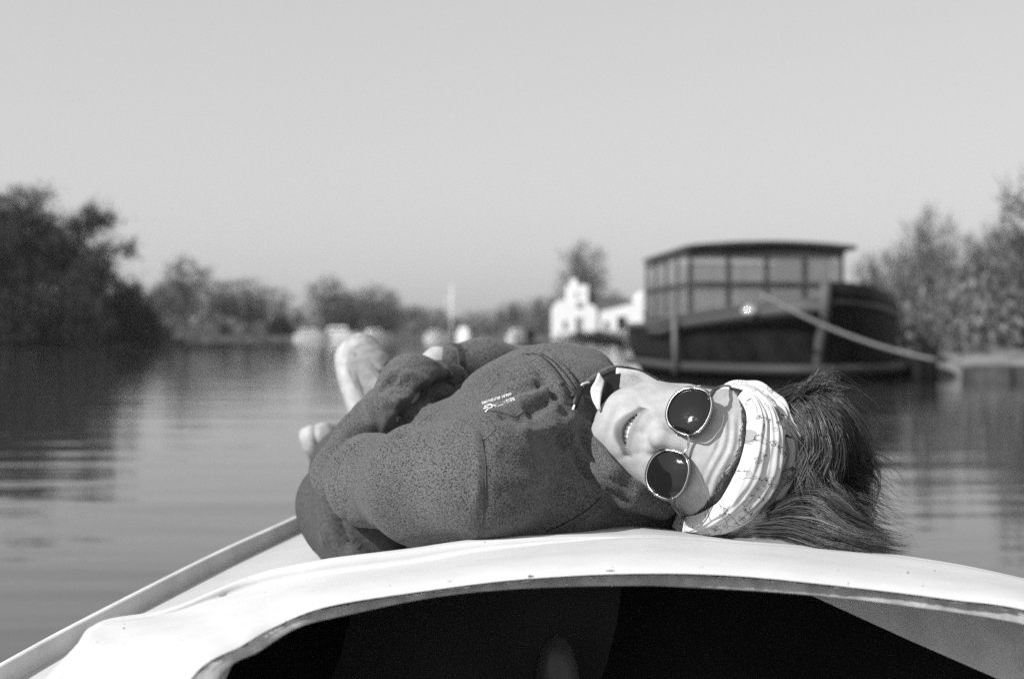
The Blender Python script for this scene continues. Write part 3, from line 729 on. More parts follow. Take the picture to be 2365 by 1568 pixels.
edge = np.array([tuple(v) for v in lip_top_edge])
rows = []
keep = [i for i in range(0, NS, 3)]
ND = 30
for i in keep:
    e = Vector(edge[i]); s = i / (NS - 1)
    # target point on the gunwale outline (port -> bow -> starboard)
    u = float(np.clip((e.x - edge[0][0]) / (edge[-1][0] - edge[0][0]), 0, 1))
    if u < .5:
        y = np.interp(u, [0, .06, .14, .5], [.3, .95, 1.45, BOWY]); t = leftpt(y)
    else:
        y = np.interp(u, [.5, .86, 1], [BOWY, 1.3, .3]); t = rightpt(y)
    t = Vector(t); t.z -= .012
    r = []
    for k in range(ND + 1):
        q = k / ND; p = e.lerp(t, q)
        # camber: stay high near the lip, drop towards the rail
        lift = (e.z - t.z) * (1 - q) ** 1.0
        zz = t.z + (e.z - t.z) * (1 - q) ** 2.0
        p.z = zz; r.append(p)
    rows.append(r)
deck = link('foredeck', local(boat, grid_mesh(rows)), mat('deck', .52, .5, .3, noise=(7, .46, .51, 5), bump=(220, .25, .0012), specks=(180, .70, .4)), boat)
deckpts = np.array([tuple(p) for r in rows for p in r])
# toe rail: top lit, inboard face
def rail(fn, name, y0, y1, sgn, n=110):
    R_ = []
    for i in range(n):
        y = y0 + (y1 - y0) * i / (n - 1); c = Vector(fn(y)); c2 = Vector(fn(y + .01 if y + .01 < y1 else y)) - Vector(fn(y - .01)); c2.z = 0
        t = c2.normalized(); ins = Vector((t.y, -t.x, 0)) * sgn
        h = .010; w = .010
        R_.append([c + ins * .004 + Vector((0, 0, -.014)), c + ins * .0005 + Vector((0, 0, -.006)), c + ins * .0005 + Vector((0, 0, h - .003)), c - ins * .001 + Vector((0, 0, h - .0008)), c - ins * .003 + Vector((0, 0, h)), c - ins * (w - .003) + Vector((0, 0, h)), c - ins * w + Vector((0, 0, h - .003)), c - ins * (w + .004) + Vector((0, 0, -.03)), c - ins * (w - .004) + Vector((0, 0, -.05))])
    return link(name, local(boat, grid_mesh(R_)), M['rail'], boat)
rail(leftpt, 'toe_rail', -.35, BOWY, 1); rail(rightpt, 'toe_rail', -.35, BOWY, -1)
# hull sides down into the water
for fn, sg in ((leftpt, -1), (rightpt, 1)):
    R_ = []
    for i in range(60):
        y = -.35 + (BOWY + .0 + .35) * i / 59; c = Vector(fn(y)); f = min(1, max(0, (BOWY - y) / 1.2)) ** .5
        R_.append([c + Vector((sg * .014, 0, -.03)), c + Vector((sg * .01, 0, -.12)), Vector((c.x - sg * .04 * f, y - .02, c.z - .3)), Vector((c.x - sg * .16 * f, y - .08, .0)), Vector((c.x - sg * .22 * f, y - .1, -.12))])
    link('hull_side', local(boat, grid_mesh(R_)), gel, boat)
# inside: dark cabin with a standing panel; light on the right wall painted as a pale panel
# bulkhead under the deck, its top following the underside; side and floor
def deck_z(x, y):
    d = (deckpts[:, 0] - x) ** 2 + (deckpts[:, 1] - y) ** 2; k = np.argsort(d)[:4]; w = 1 / (d[k] + 1e-6); return float((deckpts[k, 2] * w).sum() / w.sum())
def bulk(name, pts, m):
    vs = []; 
    for x, y in pts:
        z = deck_z(x, y) - .006; vs += [(x, y, z), (x, y, .05)]
    return link(name, local(boat, mesh(vs, [(2 * i, 2 * i + 1, 2 * i + 3, 2 * i + 2) for i in range(len(pts) - 1)])), m, boat, False)
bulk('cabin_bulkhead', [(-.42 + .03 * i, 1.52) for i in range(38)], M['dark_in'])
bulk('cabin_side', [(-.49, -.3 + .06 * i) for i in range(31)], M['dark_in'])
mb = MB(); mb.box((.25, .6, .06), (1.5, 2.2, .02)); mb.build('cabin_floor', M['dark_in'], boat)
def poly(name, pts, m): return link(name, local(boat, mesh(pts, [tuple(range(len(pts)))])), m, boat, False)
poly('lit_side_panel', [P(1830, 1355, 1.30), P(2100, 1478, 1.27), P(2345, 1585, 1.24), P(2700, 1760, 1.18), P(2760, 1470, 1.18), P(2365, 1395, 1.24), P(2100, 1365, 1.27)], M['lit_liner'])  # wedge of light on the side wall, made as a pale panel
mb = MB(); A = [P(1437, 1345, 1.36), P(1425, 1440, 1.36), P(1400, 1540, 1.36), P(1360, 1640, 1.36)]
vs = []; 
for p in A: vs += [p, p + Vector((-.26, .05, 0)), p + Vector((0, .02, 0)), p + Vector((-.26, .07, 0))]
mb.v = [tuple(v) for v in vs]; mb.f = [(4 * i, 4 * i + 4, 4 * i + 5, 4 * i + 1) for i in range(3)] + [(4 * i, 4 * i + 2, 4 * i + 6, 4 * i + 4) for i in range(3)]
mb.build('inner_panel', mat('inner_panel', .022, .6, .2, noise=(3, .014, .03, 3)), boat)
mb = MB(); mb.ball(tuple(P(1285, 1590, 1.3)), (.022, .02, .05), 16); mb.build('inner_fitting', mat('fitting', .04, .4, .4), boat, True)

# chips knocked out of the gelcoat and specks of dirt, each laid on the coaming
cbv = BVHTree.FromObject(bpy.data.objects['coaming'], bpy.context.evaluated_depsgraph_get()) if False else None
cm = bpy.data.objects['coaming'].data; off_ = Vector(boat.location)
cbv = BVHTree.FromPolygons([v.co + off_ for v in cm.vertices], [tuple(p.vertices) for p in cm.polygons])
def chip(px, py, w, h, seed):
    g = random.Random(seed); cam_ = Vector((0, 0, H)); vs = []; n = 14
    for ring, sc in ((0, 1.0), (1, .55)):
        for k in range(n):
            a = 2 * math.pi * k / n; r = sc * g.uniform(.65, 1.1); x, y = px + math.cos(a) * w * r, py + math.sin(a) * h * r * (1 if math.sin(a) < 0 else .8)
            d = (P(x, y, 1) - cam_).normalized(); hh_ = cbv.ray_cast(cam_, d)
            if hh_[0] is None: return
            vs.append(hh_[0] - d * (.0003 if ring else .0001))
    fs = [(k, (k + 1) % n, n + (k + 1) % n, n + k) for k in range(n)] + [tuple(n + k for k in range(n))]
    link('chip', local(boat, mesh(vs, fs)), CH, boat, False)
for i, a in enumerate([(1158, 1341, 9, 4), (1180, 1344, 4, 2.5), (1226, 1331, 8, 4), (1244, 1334, 2.5, 2), (1412, 1318, 13, 2.6), (2098, 1322, 3, 3), (285, 1451, 2.5, 2.5), (1960, 1347, 3, 2), (900, 1352, 2, 2), (2160, 1318, 2, 1.6)]): chip(*a, i)
# ================================================================== the person: head
person = empty('person', tuple(P(1180, 1262, 1.5))); tag(person, 'person in heathered jacket, headband and round sunglasses lying on the white foredeck', 'person')
PHI = R(15)
cpt = P(1566, 1021, 1.43); vdir = (Vector((0, 0, H)) - cpt).normalized()
chin = Vector((-.945, 0, .327)); chin = (chin - vdir * chin.dot(vdir)).normalized()
Fd = vdir * math.cos(PHI) + chin * math.sin(PHI); Ud = -chin * math.cos(PHI) + vdir * math.sin(PHI); Ld = Ud.cross(Fd)
HM = Matrix(((Ld.x, -Fd.x, Ud.x), (Ld.y, -Fd.y, Ud.y), (Ld.z, -Fd.z, Ud.z)))
HO = cpt - HM @ Vector((0, -.014, -.008))
HMn = np.array(HM); HOn = np.array(HO)
def hw(p): return np.asarray(p) @ HMn.T + HOn          # head coordinates (x left, y back, z up, metres) -> world
def hv(*p): return Vector(hw(np.array(p, float)))

def mouth_curve(x): return -.0650 + 15.0 * x * x    # height of the smile line; rises to the corners
def head_sdf(p):
    p = p.copy(); p[..., 0] += .075 * np.minimum(p[..., 2], 0)
    x, y, z = p[..., 0], p[..., 1], p[..., 2]; ax = np.abs(x); q = np.stack([ax, y, z], -1)
    d = ell(p, (0, .084, .020), (.074, .090, .070))
    d = smin(d, ell(p, (0, .060, .034), (.064, .061, .058)), .02)          # forehead
    d = smin(d, ell(p, (0, .048, -.036), (.051, .050, .066)), .03)         # mid face
    d = smin(d, ell(q, (.033, .024, -.022), (.023, .020, .022)), .020)     # cheek bones
    d = smin(d, ell(q, (.023, .021, -.050), (.019, .019, .022)), .020)     # smiling cheeks
    d = smin(d, chain(q, [(.048, .070, -.040), (.040, .046, -.069), (.025, .024, -.085), (.008, .016, -.091)], [.014, .014, .014, .014], .012), .026)
    d = smin(d, ell(p, (0, .013, -.089), (.025, .015, .013)), .018)        # chin
    d = smin(d, ell(p, (0, .014, -.064), (.026, .020, .022)), .018)        # muzzle
    d = smin(d, ell(q, (.020, .006, .014), (.024, .010, .008)), .012)      # brows
    # eye hollows
    d = smax(d, -ell(q, (.033, -.012, -.004), (.017, .012, .012)), .012)
    d = smin(d, ell(q, (.032, .012, -.004), (.013, .012, .010)), .006)
    # nose
    n = chain(p, [(0, .001, .006), (0, -.005, -.012), (0, -.0105, -.026)], [.0072, .0076, .0078], .008)
    n = smin(n, ell(p, (0, -.0110, -.0295), (.0086, .0078, .0074)), .012)
    n = smin(n, ell(q, (.0112, .0005, -.0330), (.0066, .0090, .0066)), .007)
    n = smin(n, cap(p, (0, -.008, -.0350), (0, .004, -.041), .0040, .0045), .004)
    d = smin(d, n, .0085)
    d = d + .0020 * np.exp(-((ax - .0190 + .25 * np.maximum(z + .033, 0)) / .0036) ** 2 - ((z + .031) / .0075) ** 2)
    # lips: two rolls along the smile line, mouth a little open
    mz = mouth_curve(x); ym = -.0045 + 22 * x * x
    op = np.clip(1 - (x / .019) ** 2, 0, 1)
    up = np.hypot((z - (mz + .0032 + .0022 * op)) / 1.0, (y - ym - .0022) / 1.0) - (.0030 + .0016 * op)
    lo = np.hypot((z - (mz - .0038 - .0030 * op)) / 1.25, (y - ym - .0004) / 1.0) - (.0030 + .0034 * op)
    m = np.maximum(np.minimum(up, lo), ax - .0255)
    d = smin(d, m, .0035)
    gap = np.hypot((z - (mz - .0002)) / (.0003 + .0022 * op), (y - ym) / .011) - 1 + 1.2 * np.clip(.16 - op, 0, 1) * 6
    d = smax(d, -np.maximum(gap * .0022, ax - .0265), .0016)
    # dent under the lower lip, philtrum, laugh lines
    d = d + .0016 * np.exp(-((z + .083) / .005) ** 2 - (x / .018) ** 2) + .0008 * np.exp(-((z + .052) / .005) ** 2 - (x / .0025) ** 2)
    ll = ax - (.017 + .55 * np.clip(-.040 - z, 0, .03)); d = d + .0007 * np.exp(-(ll / .0034) ** 2) * np.clip((-.036 - z) / .01, 0, 1) * np.clip((z + .078) / .01, 0, 1)
    # raised forehead lines
    wz = z - .030 - .006 * np.cos(x * 45) + .002 * np.sin(x * 90)
    d = d + .00115 * np.sin(wz * 2 * np.pi / .0088) * np.clip((z - .022) / .008, 0, 1) * np.clip((.064 - z) / .01, 0, 1) * np.clip((.05 - ax) / .015, 0, 1)
    # ears
    d = smin(d, ell(q, (.065, .092, -.012), (.005, .014, .026)), .010)
    # neck
    d = smin(d, cap(p, (0, .095, -.04), (0, .135, -.16), .046, .048), .02)
    return d
HV, HF = nets(head_sdf, (-.088, -.034, -.20), (.088, .185, .118), .0016)
HV = relax(HV, HF, 1, .4)
HX = HV[:, 0] + .075 * np.minimum(HV[:, 2], 0)
mz = mouth_curve(HX); op = np.clip(1 - (HX / .019) ** 2, 0, 1); ymh = -.0045 + 22 * HX ** 2
lipm = np.clip(1.15 - np.abs((HV[:, 2] - mz + .0008) / np.where(HV[:, 2] > mz, .0062 + .0048 * op, .0076 + .0062 * op)) ** 3, 0, 1) * np.where(HV[:, 2] > mz, .5, 1) * (np.abs(HX) < .0262) * (HV[:, 1] < ymh + .0055)
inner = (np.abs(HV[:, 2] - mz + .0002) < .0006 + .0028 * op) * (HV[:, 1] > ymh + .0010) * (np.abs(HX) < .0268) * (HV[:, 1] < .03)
hairm = np.clip((HV[:, 2] - (.067 - 30 * HV[:, 0] ** 2 * .35)) / .004, 0, 1) * (HV[:, 1] < .2)
hairm = np.maximum(hairm, np.clip((HV[:, 1] - .062 + .2 * np.maximum(HV[:, 2], -.02)) / .006, 0, 1) * (HV[:, 2] > -.03))

def skin_mat():
    m = mat('skin', .6, .55, .22, bump=(800, .45, .0009), sss=.05); t, b = nodes(m); L = t.links
    a = t.nodes.new('ShaderNodeAttribute'); a.attribute_name = 'lip'
    n = t.nodes.new('ShaderNodeTexNoise'); n.inputs['Scale'].default_value = 90; n.inputs['Detail'].default_value = 4
    tc = t.nodes.new('ShaderNodeTexCoord'); L.new(tc.outputs['Object'], n.inputs[0])
    base = t.nodes.new('ShaderNodeMapRange'); base.inputs[3].default_value = .26; base.inputs[4].default_value = .46; L.new(n.outputs[0], base.inputs[0])
    c = t.nodes.new('ShaderNodeMix'); c.data_type = 'FLOAT'; L.new(a.outputs['Fac'], c.inputs[0]); L.new(base.outputs[0], c.inputs[2]); c.inputs[3].default_value = .13
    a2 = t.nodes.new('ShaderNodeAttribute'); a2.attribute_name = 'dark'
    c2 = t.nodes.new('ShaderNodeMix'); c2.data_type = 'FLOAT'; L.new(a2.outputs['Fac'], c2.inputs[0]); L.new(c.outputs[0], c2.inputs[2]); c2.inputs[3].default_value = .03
    cc = t.nodes.new('ShaderNodeCombineColor')
    for k in range(3): L.new(c2.outputs[0], cc.inputs[k])
    L.new(cc.outputs[0], b.inputs['Base Color']); return m
M['skin'] = skin_mat(); print('lip verts', int((lipm > .5).sum()), float(HV[lipm > .5][:, 1].min()), float(HV[lipm > .5][:, 1].max()))

# ------------------------------------------------ body frame used by body and clothes
NECK = np.array(P(1400, 1030, 1.50)); PELV = np.array(P(905, 1150, 1.76))
Ub = NECK - PELV; TL = np.linalg.norm(Ub); Ub /= TL
Lb = np.array(P(1130, 1125, 1.37)) - np.array(P(1400, 885, 1.66)); Lb -= Ub * (Lb @ Ub); Lb /= np.linalg.norm(Lb); Fb = np.cross(Lb, Ub)
BMn = np.stack([Lb, Fb, Ub])
def torso(p, grow=0.0):
    q = (p - PELV) @ BMn.T; t = q[..., 2] / TL
    w = np.interp(t, [-.15, 0, .35, .72, .9, 1.02, 1.15], [.11, .120, .120, .138, .120, .075, .05]) + grow
    d = np.interp(t, [-.15, 0, .35, .72, .9, 1.02, 1.15], [.07, .075, .082, .088, .078, .055, .04]) + grow
    r = np.hypot(q[..., 0] / w, q[..., 1] / d); a = (r - 1) * np.minimum(w, d)
    return smax(a, np.abs(q[..., 2] - TL * .42) - TL * (.54), .05)
LARM = [P(1118, 1112, 1.375), P(985, 1118, 1.44), P(860, 1112, 1.53), P(797, 1088, 1.60)]; LR = [.060, .0605, .046, .036]
LFORE = [P(797, 1088, 1.60), P(848, 1030, 1.64), P(893, 972, 1.68), P(950, 888, 1.75), P(1035, 888, 1.81)]; LFR = [.036, .0385, .039, .037, .028]
RARM = [P(1338, 888, 1.66), P(1310, 872, 1.82), P(1250, 865, 1.93), P(1120, 838, 1.90), P(1034, 838, 1.87)]; RR = [.047, .042, .036, .031, .0235]
PL = lambda L: [np.array(v) for v in L]
def hand(p, w, d, up, s=1.0, side=1):
    """a relaxed, slightly curled hand: palm, four bent fingers, thumb; w wrist, d towards the fingers, up = back of the hand"""
    d = np.array(d, float) / np.linalg.norm(d); up = np.array(up, float); up -= d * (up @ d); up /= np.linalg.norm(up); sd = np.cross(d, up) * side; w = np.array(w)
    a = cap(p, w - d * .02, w + d * .012, .023 * s, .023 * s)
    M_ = np.stack([sd, up, d]); a = smin(a, ell(p, w + d * .048 * s, (.040 * s, .015 * s, .046 * s), M_), .015)
    for k, (o, L) in enumerate(((-.027, .062), (-.009, .074), (.010, .078), (.028, .070))):
        b0 = w + d * .078 * s + sd * o * s; b1 = b0 + (d * .9 - up * .35) * L * .5 * s; b2 = b1 + (d * .55 - up * .8) * L * .32 * s; b3 = b2 + (d * .2 - up * .95) * L * .24 * s
        a = smin(a, chain(p, [b0 - d * .02, b0, b1, b2, b3], [.0092 * s, .0092 * s, .0084 * s, .0078 * s, .0066 * s], .003), .004)
    t0 = w + d * .022 * s + sd * .022 * s; t1 = t0 + (d * .5 + sd * .8 - up * .2) * .036 * s; t2 = t1 + (d * .85 + sd * .35 - up * .3) * .032 * s
    return smin(a, chain(p, [t0, t1, t2], [.012 * s, .0105 * s, .0085 * s], .004), .006)
def body_core(p):
    a = torso(p, -.032)
    a = smin(a, chain(p, PL(LARM), [r - .014 for r in LR], .01), .02); a = smin(a, chain(p, PL(LFORE), [r - .018 for r in LFR], .01), .01)
    a = smin(a, chain(p, PL(RARM), [r - .010 for r in RR], .01), .02)
    a = smin(a, cap(p, NECK - Ub * .05, hw((0, .13, -.14)), .036, .040), .02)
    a = smin(a, hand(p, P(985, 856, 1.87), (-.7, .2, -.65), (-.6, -.3, .6), .85, -1), .008)
    a = smin(a, hand(p, P(1040, 900, 1.83), (.6, .65, -.35), (0, -.2, .95), .85, 1), .008)
    return a
BV, BF = nets(body_core, (-.36, 1.24, H - .36), (.26, 2.02, H + .03), .0055)
allV = np.vstack([hw(HV), BV]); allF = np.vstack([HF, BF + len(HV)])
me = npmesh(allV, allF); z0 = np.zeros(len(BV))
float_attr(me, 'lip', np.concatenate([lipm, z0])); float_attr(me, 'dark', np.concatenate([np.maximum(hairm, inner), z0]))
body = link('body', local(person, me), M['skin'], person)

# teeth: an upper row, one rounded tooth after another on a curve
def teeth():
    vs = []; mb = MB()
    for k in range(-4, 4):
        x = (k + .5) * .0046 * (1 - .02 * abs(k)); w = .0022 if abs(k + .5) > 1 else .0026
        yb = -.0050 + 22 * x * x; zc = mouth_curve(x) + .0003
        sx = .075 * zc; mb.ball(hv(x - sx, yb + .0022, zc), (1, 1, 1), 10)
        n = len(mb.v) - 10 * 6
        for i in range(n, len(mb.v)):
            c = np.array(hv(x - sx, yb + .0022, zc)); q = (np.array(mb.v[i]) - c) @ HMn
            q = np.sign(q) * np.abs(q) ** .7
            mb.v[i] = tuple(np.array(hw(q * [w, .0024, .0040]) - HOn + c))
    return mb.build('teeth', mat('enamel', .85, .25, .5), person, True)
teeth()

# ------------------------------------------------ sunglasses (part with its own pieces)
def lens_outline(cx, n=56, grow=0.0):
    out = []
    for i in range(n):
        a = 2 * math.pi * i / n; c, s = math.cos(a), math.sin(a)
        rx = .0240 + grow; rz = .0229 + grow
        r = 1 / ((abs(c) ** 2.25 + abs(s) ** 2.25) ** (1 / 2.25))
        x = c * rx * r; z = s * rz * r
        x *= 1 + .09 * (z / .0215) * (1 if z > 0 else .75)     # panto shape: narrower below
        out.append((x + cx, z))
    return out
GY = -.0145
hh = (SUN + vdir).normalized(); hh = np.array(hh) @ HMn; print('glint normal in head axes', hh)
LR_ = .075; LT = {}
for sg, xg, zg in ((-1, -.027, .006), (1, .017, .010)):
    LT[sg] = (float(np.clip(hh[0] / abs(hh[1]) - (xg - sg * .0336) / LR_, -.33, .33)), float(np.clip(hh[2] / abs(hh[1]) - zg / LR_, -.33, .33)))
print('lens tilt', LT)
def gsurf(x, z, sgn, b=.0):
    """the front surface of the glasses: each lens is tilted a little, the bridge blends between them"""
    w = min(1, max(0, (abs(x) - .004) / .010)); a, c = LT[1 if x > 0 else -1]; dx = x - math.copysign(.0336, x)
    y = GY + w * (a * dx * .999 + c * z) + b + (0 if x < 0 else 0) + .0012 * (abs(dx) > .023)
    return hv(x, y, z - .008)
metal = mat('metal_rim', .5, .22, .5, metal=1); acet = mat('acetate', .05, .25, .5)
glass = bpy.data.materials.new('dark_lens'); t, b = nodes(glass); b.inputs['Base Color'].default_value = grey(.010); b.inputs['Roughness'].default_value = .045; b.inputs['Specular IOR Level'].default_value = .35
n_ = t.nodes.new('ShaderNodeTexNoise'); n_.inputs['Scale'].default_value = 260; n_.inputs['Detail'].default_value = 5
r_ = t.nodes.new('ShaderNodeMapRange'); r_.inputs[1].default_value = .4; r_.inputs[2].default_value = .75; r_.inputs[3].default_value = .035; r_.inputs[4].default_value = .16
tc_ = t.nodes.new('ShaderNodeTexCoord'); t.links.new(tc_.outputs['Object'], n_.inputs[0]); t.links.new(n_.outputs[0], r_.inputs[0]); t.links.new(r_.outputs[0], b.inputs['Roughness'])
frame = MB(); arms = []
for sg in (-1, 1):
    ol = lens_outline(sg * .0336); pts = [gsurf(x, z, sg) for x, z in ol]; frame.tube(pts + [pts[0], pts[1]], .00085, 8, False)
    ol2 = lens_outline(sg * .0336, grow=.0014); pts = [gsurf(x, z, sg, .0014) for x, z in ol2]
ft = MB()
frame.tube([gsurf(-.0106, .0085, 1), gsurf(-.006, .0105, 1, -.001), gsurf(0, .0115, 1, -.0014), gsurf(.006, .0105, 1, -.001), gsurf(.0106, .0085, 1)], .0013, 8)
for sg in (-1, 1):
    frame.tube([gsurf(sg * .0055, -.004, 1, .001), gsurf(sg * .0065, -.001, 1, .006)], [.0007, .0022], 6)
glasses = frame.build('sunglasses', metal, person, True)
def sub(name, me, m, smooth=True):
    o = link(name, me, m, None, smooth); o.parent = glasses; return o
Mp = Matrix.Translation(-Vector(person.location))
for sg in (-1, 1):
    # outer dark rim behind the metal one
    ol = lens_outline(sg * .0336, grow=.0014); pts = [gsurf(x, z, sg, .0010) for x, z in ol]; mb = MB(); mb.tube(pts + [pts[0], pts[1]], .0009, 6, False)
    # end piece with hinge
    mb.tube([gsurf(sg * .0525, .0145, 1, .0005), gsurf(sg * .0555, .0155, 1, .001), gsurf(sg * .0615, .0160, 1, .0035)], [.0022, .0028, .0024], 8)
    me = mesh(mb.v, mb.f); me.transform(Mp); sub('rim', me, acet)
    # lens: a shallow dome
    cx = sg * .0336; ol = lens_outline(cx, grow=-.0004); vs = []; K = 9
    tilt = (.10 if sg < 0 else .16)
    for k in range(K + 1):
        q = k / K
        for x, z in ol:
            xx = cx + (x - cx) * q; zz = z * q
            vs.append(gsurf(xx, zz, sg, ((xx - cx) ** 2 + zz ** 2) / (2 * LR_) - .0022))
    n = len(ol); fs = [(k * n + i, k * n + (i + 1) % n, (k + 1) * n + (i + 1) % n, (k + 1) * n + i) for k in range(1, K) for i in range(n)]
    c0 = len(vs); vs.append(gsurf(cx, 0, sg, -.0022)); fs += [(c0, n + (i + 1) % n, n + i) for i in range(n)]
    me = mesh(vs, fs); me.transform(Mp); bm = bmesh.new(); bm.from_mesh(me); bmesh.ops.recalc_face_normals(bm, faces=bm.faces); bm.to_mesh(me); bm.free()
    sub('lens', me, glass)
    mb = MB(); mb.tube([gsurf(sg * .0615, .0160, 1, .0035), hv(sg * .0665, .008, .0085), hv(sg * .0705, .03, .007), hv(sg * .0735, .058, .005)], [.0017, .0015, .0014, .0014], 8)
    me = mesh(mb.v, mb.f); me.transform(Mp); sub('temple_arm', me, acet)

# ------------------------------------------------ headband, laid over the head by casting rays out of its middle
hbv = BVHTree.FromPolygons([Vector(v) for v in HV], [tuple(map(int, f)) for f in HF])
HC = Vector((0, .062, .002))
def on_head(d, off):
    d = d.normalized(); hit = hbv.ray_cast(HC + d * .25, -d)
    r = (hit[0] - HC).length if hit[0] else .08
    return HC + d * (r + off)
def band(name, phi0, phi1, off, ridges, amp, thick, matr, th=(-92, 92), nt=110, npz=44, seed=0, curl=0.0, prof=None):
    vs = []; g = np.random.default_rng(seed); ph = g.uniform(0, 6.28, 6)
    for i in range(nt + 1):
        T = R(th[0] + (th[1] - th[0]) * i / nt); a = math.degrees(T); p0 = float(np.interp(a, *zip(*phi0))); p1 = float(np.interp(a, *zip(*phi1)))
        for j in range(npz + 1):
            s = j / npz; f = R(p0 + (p1 - p0) * s)
            f += R(1.2) * math.sin(T * 5 + ph[0]) * .4
            d = Vector((math.sin(T), -math.cos(T) * math.cos(f), math.cos(T) * math.sin(f)))
            # keep a shallow dip towards the ears
            w1 = .03 * math.sin(T * 3 + ph[1]) + .018 * math.sin(T * 7 + ph[2])
            if prof: rd = float(np.interp(s + w1, *prof)) * amp * (1 + .35 * math.sin(T * 4 + ph[3]) * (s > .5))
            else: rd = amp * abs(math.sin(math.pi * ridges * (s + w1))) ** .55
            rd += amp * .16 * math.sin(40 * (s + w1 * 1.5) + 2.2 * math.sin(T * 2.1 + ph[4])) + amp * .12 * math.sin(T * 19 + ph[5] + 9 * s)
            e = min(s, 1 - s) * 9; edge = min(1, e) ** .5
            endf = (1 - .75 * min(1, abs(T) / 1.65) ** 5) if T < 0 else (1 + .35 * min(1, T / 1.3) ** 3 - .8 * max(0, T - 1.35))
            vs.append(on_head(d, (off + (rd + thick) * edge) * endf - (1 - edge) * .002 + curl * s))
    vs = [hv(*v) for v in vs]; m = npz + 1
    fs = [(i * m + j, i * m + j + 1, (i + 1) * m + j + 1, (i + 1) * m + j) for i in range(nt) for j in range(npz)]
    me = mesh(vs, fs); rest_attr(me, [( (i / nt) * .34, (j / npz) * .05, 1.0 if prof else 0.0) for i in range(nt + 1) for j in range(m)])
    return local(person, me)
def band_mat():
    m = bpy.data.materials.new('printed_cloth'); t, b = nodes(m); L = t.links; b.inputs['Roughness'].default_value = .9; b.inputs['Specular IOR Level'].default_value = .1
    at = t.nodes.new('ShaderNodeAttribute'); at.attribute_name = 'rest'
    def nz(s, d): n = t.nodes.new('ShaderNodeTexNoise'); n.inputs['Scale'].default_value = s; n.inputs['Detail'].default_value = d; L.new(at.outputs['Vector'], n.inputs[0]); return n
    a = nz(52, 3); r = t.nodes.new('ShaderNodeValToRGB'); e = r.color_ramp.elements; e[0].position = .5; e[0].color = grey(.58); e[1].position = 1; e[1].color = grey(.58)
    for pos, v in ((.56, .58), (.566, .06), (.574, .06), (.58, .5), (.64, .5), (.646, .08), (.652, .58)):
        q = e.new(pos); q.color = grey(v)
    L.new(a.outputs[0], r.inputs[0])
    p = nz(16, 1); r2 = t.nodes.new('ShaderNodeValToRGB'); r2.color_ramp.interpolation = 'CONSTANT'; r2.color_ramp.elements[0].color = grey(1); r2.color_ramp.elements[1].position = .62; r2.color_ramp.elements[1].color = grey(.5)
    L.new(p.outputs[0], r2.inputs[0])
    mx = t.nodes.new('ShaderNodeMix'); mx.data_type = 'RGBA'; mx.blend_type = 'MULTIPLY'; mx.inputs[0].default_value = 1; L.new(r.outputs[0], mx.inputs[6]); L.new(r2.outputs[0], mx.inputs[7])
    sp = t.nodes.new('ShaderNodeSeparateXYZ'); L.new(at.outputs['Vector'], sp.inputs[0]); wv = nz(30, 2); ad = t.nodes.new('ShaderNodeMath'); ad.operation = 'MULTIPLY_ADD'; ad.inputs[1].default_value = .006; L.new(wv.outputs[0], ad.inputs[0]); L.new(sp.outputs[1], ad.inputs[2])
    r4 = t.nodes.new('ShaderNodeValToRGB'); r4.color_ramp.interpolation = 'LINEAR'; e4 = r4.color_ramp.elements; e4[0].position = .0100; e4[0].color = grey(1); e4[1].position = .0110; e4[1].color = grey(.42)  # greys the recessed strip: darker cloth with the recess's shade put into it
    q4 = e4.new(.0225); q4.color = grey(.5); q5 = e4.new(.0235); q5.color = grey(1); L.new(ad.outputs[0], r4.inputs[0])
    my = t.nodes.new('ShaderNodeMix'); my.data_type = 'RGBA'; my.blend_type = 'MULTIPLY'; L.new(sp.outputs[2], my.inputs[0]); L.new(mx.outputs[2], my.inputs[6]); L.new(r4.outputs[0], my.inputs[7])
    L.new(my.outputs[2], b.inputs['Base Color'])
    w = nz(500, 2); bp = t.nodes.new('ShaderNodeBump'); bp.inputs['Strength'].default_value = .3; bp.inputs['Distance'].default_value = .0006; L.new(w.outputs[0], bp.inputs['Height']); L.new(bp.outputs[0], b.inputs['Normal'])
    return m
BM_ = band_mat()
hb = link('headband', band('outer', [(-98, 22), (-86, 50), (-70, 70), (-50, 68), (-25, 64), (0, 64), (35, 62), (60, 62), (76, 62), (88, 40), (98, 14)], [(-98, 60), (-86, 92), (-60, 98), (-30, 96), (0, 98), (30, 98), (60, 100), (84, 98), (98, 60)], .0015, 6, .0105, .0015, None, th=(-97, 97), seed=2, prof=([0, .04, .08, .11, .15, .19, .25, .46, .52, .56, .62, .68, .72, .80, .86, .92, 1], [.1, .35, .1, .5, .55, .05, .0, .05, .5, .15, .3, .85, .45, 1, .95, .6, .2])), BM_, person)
me = band('inner', [(-60, 34), (-40, 39), (0, 40), (35, 38), (60, 32), (76, 24)], [(-60, 58), (-50, 62), (0, 68), (40, 66), (60, 60), (76, 46)], .0035, 2, .0035, .0065, None, th=(-58, 76), seed=5)
inner_band = link('inner_fold', me, BM_, None); inner_band.parent = hb

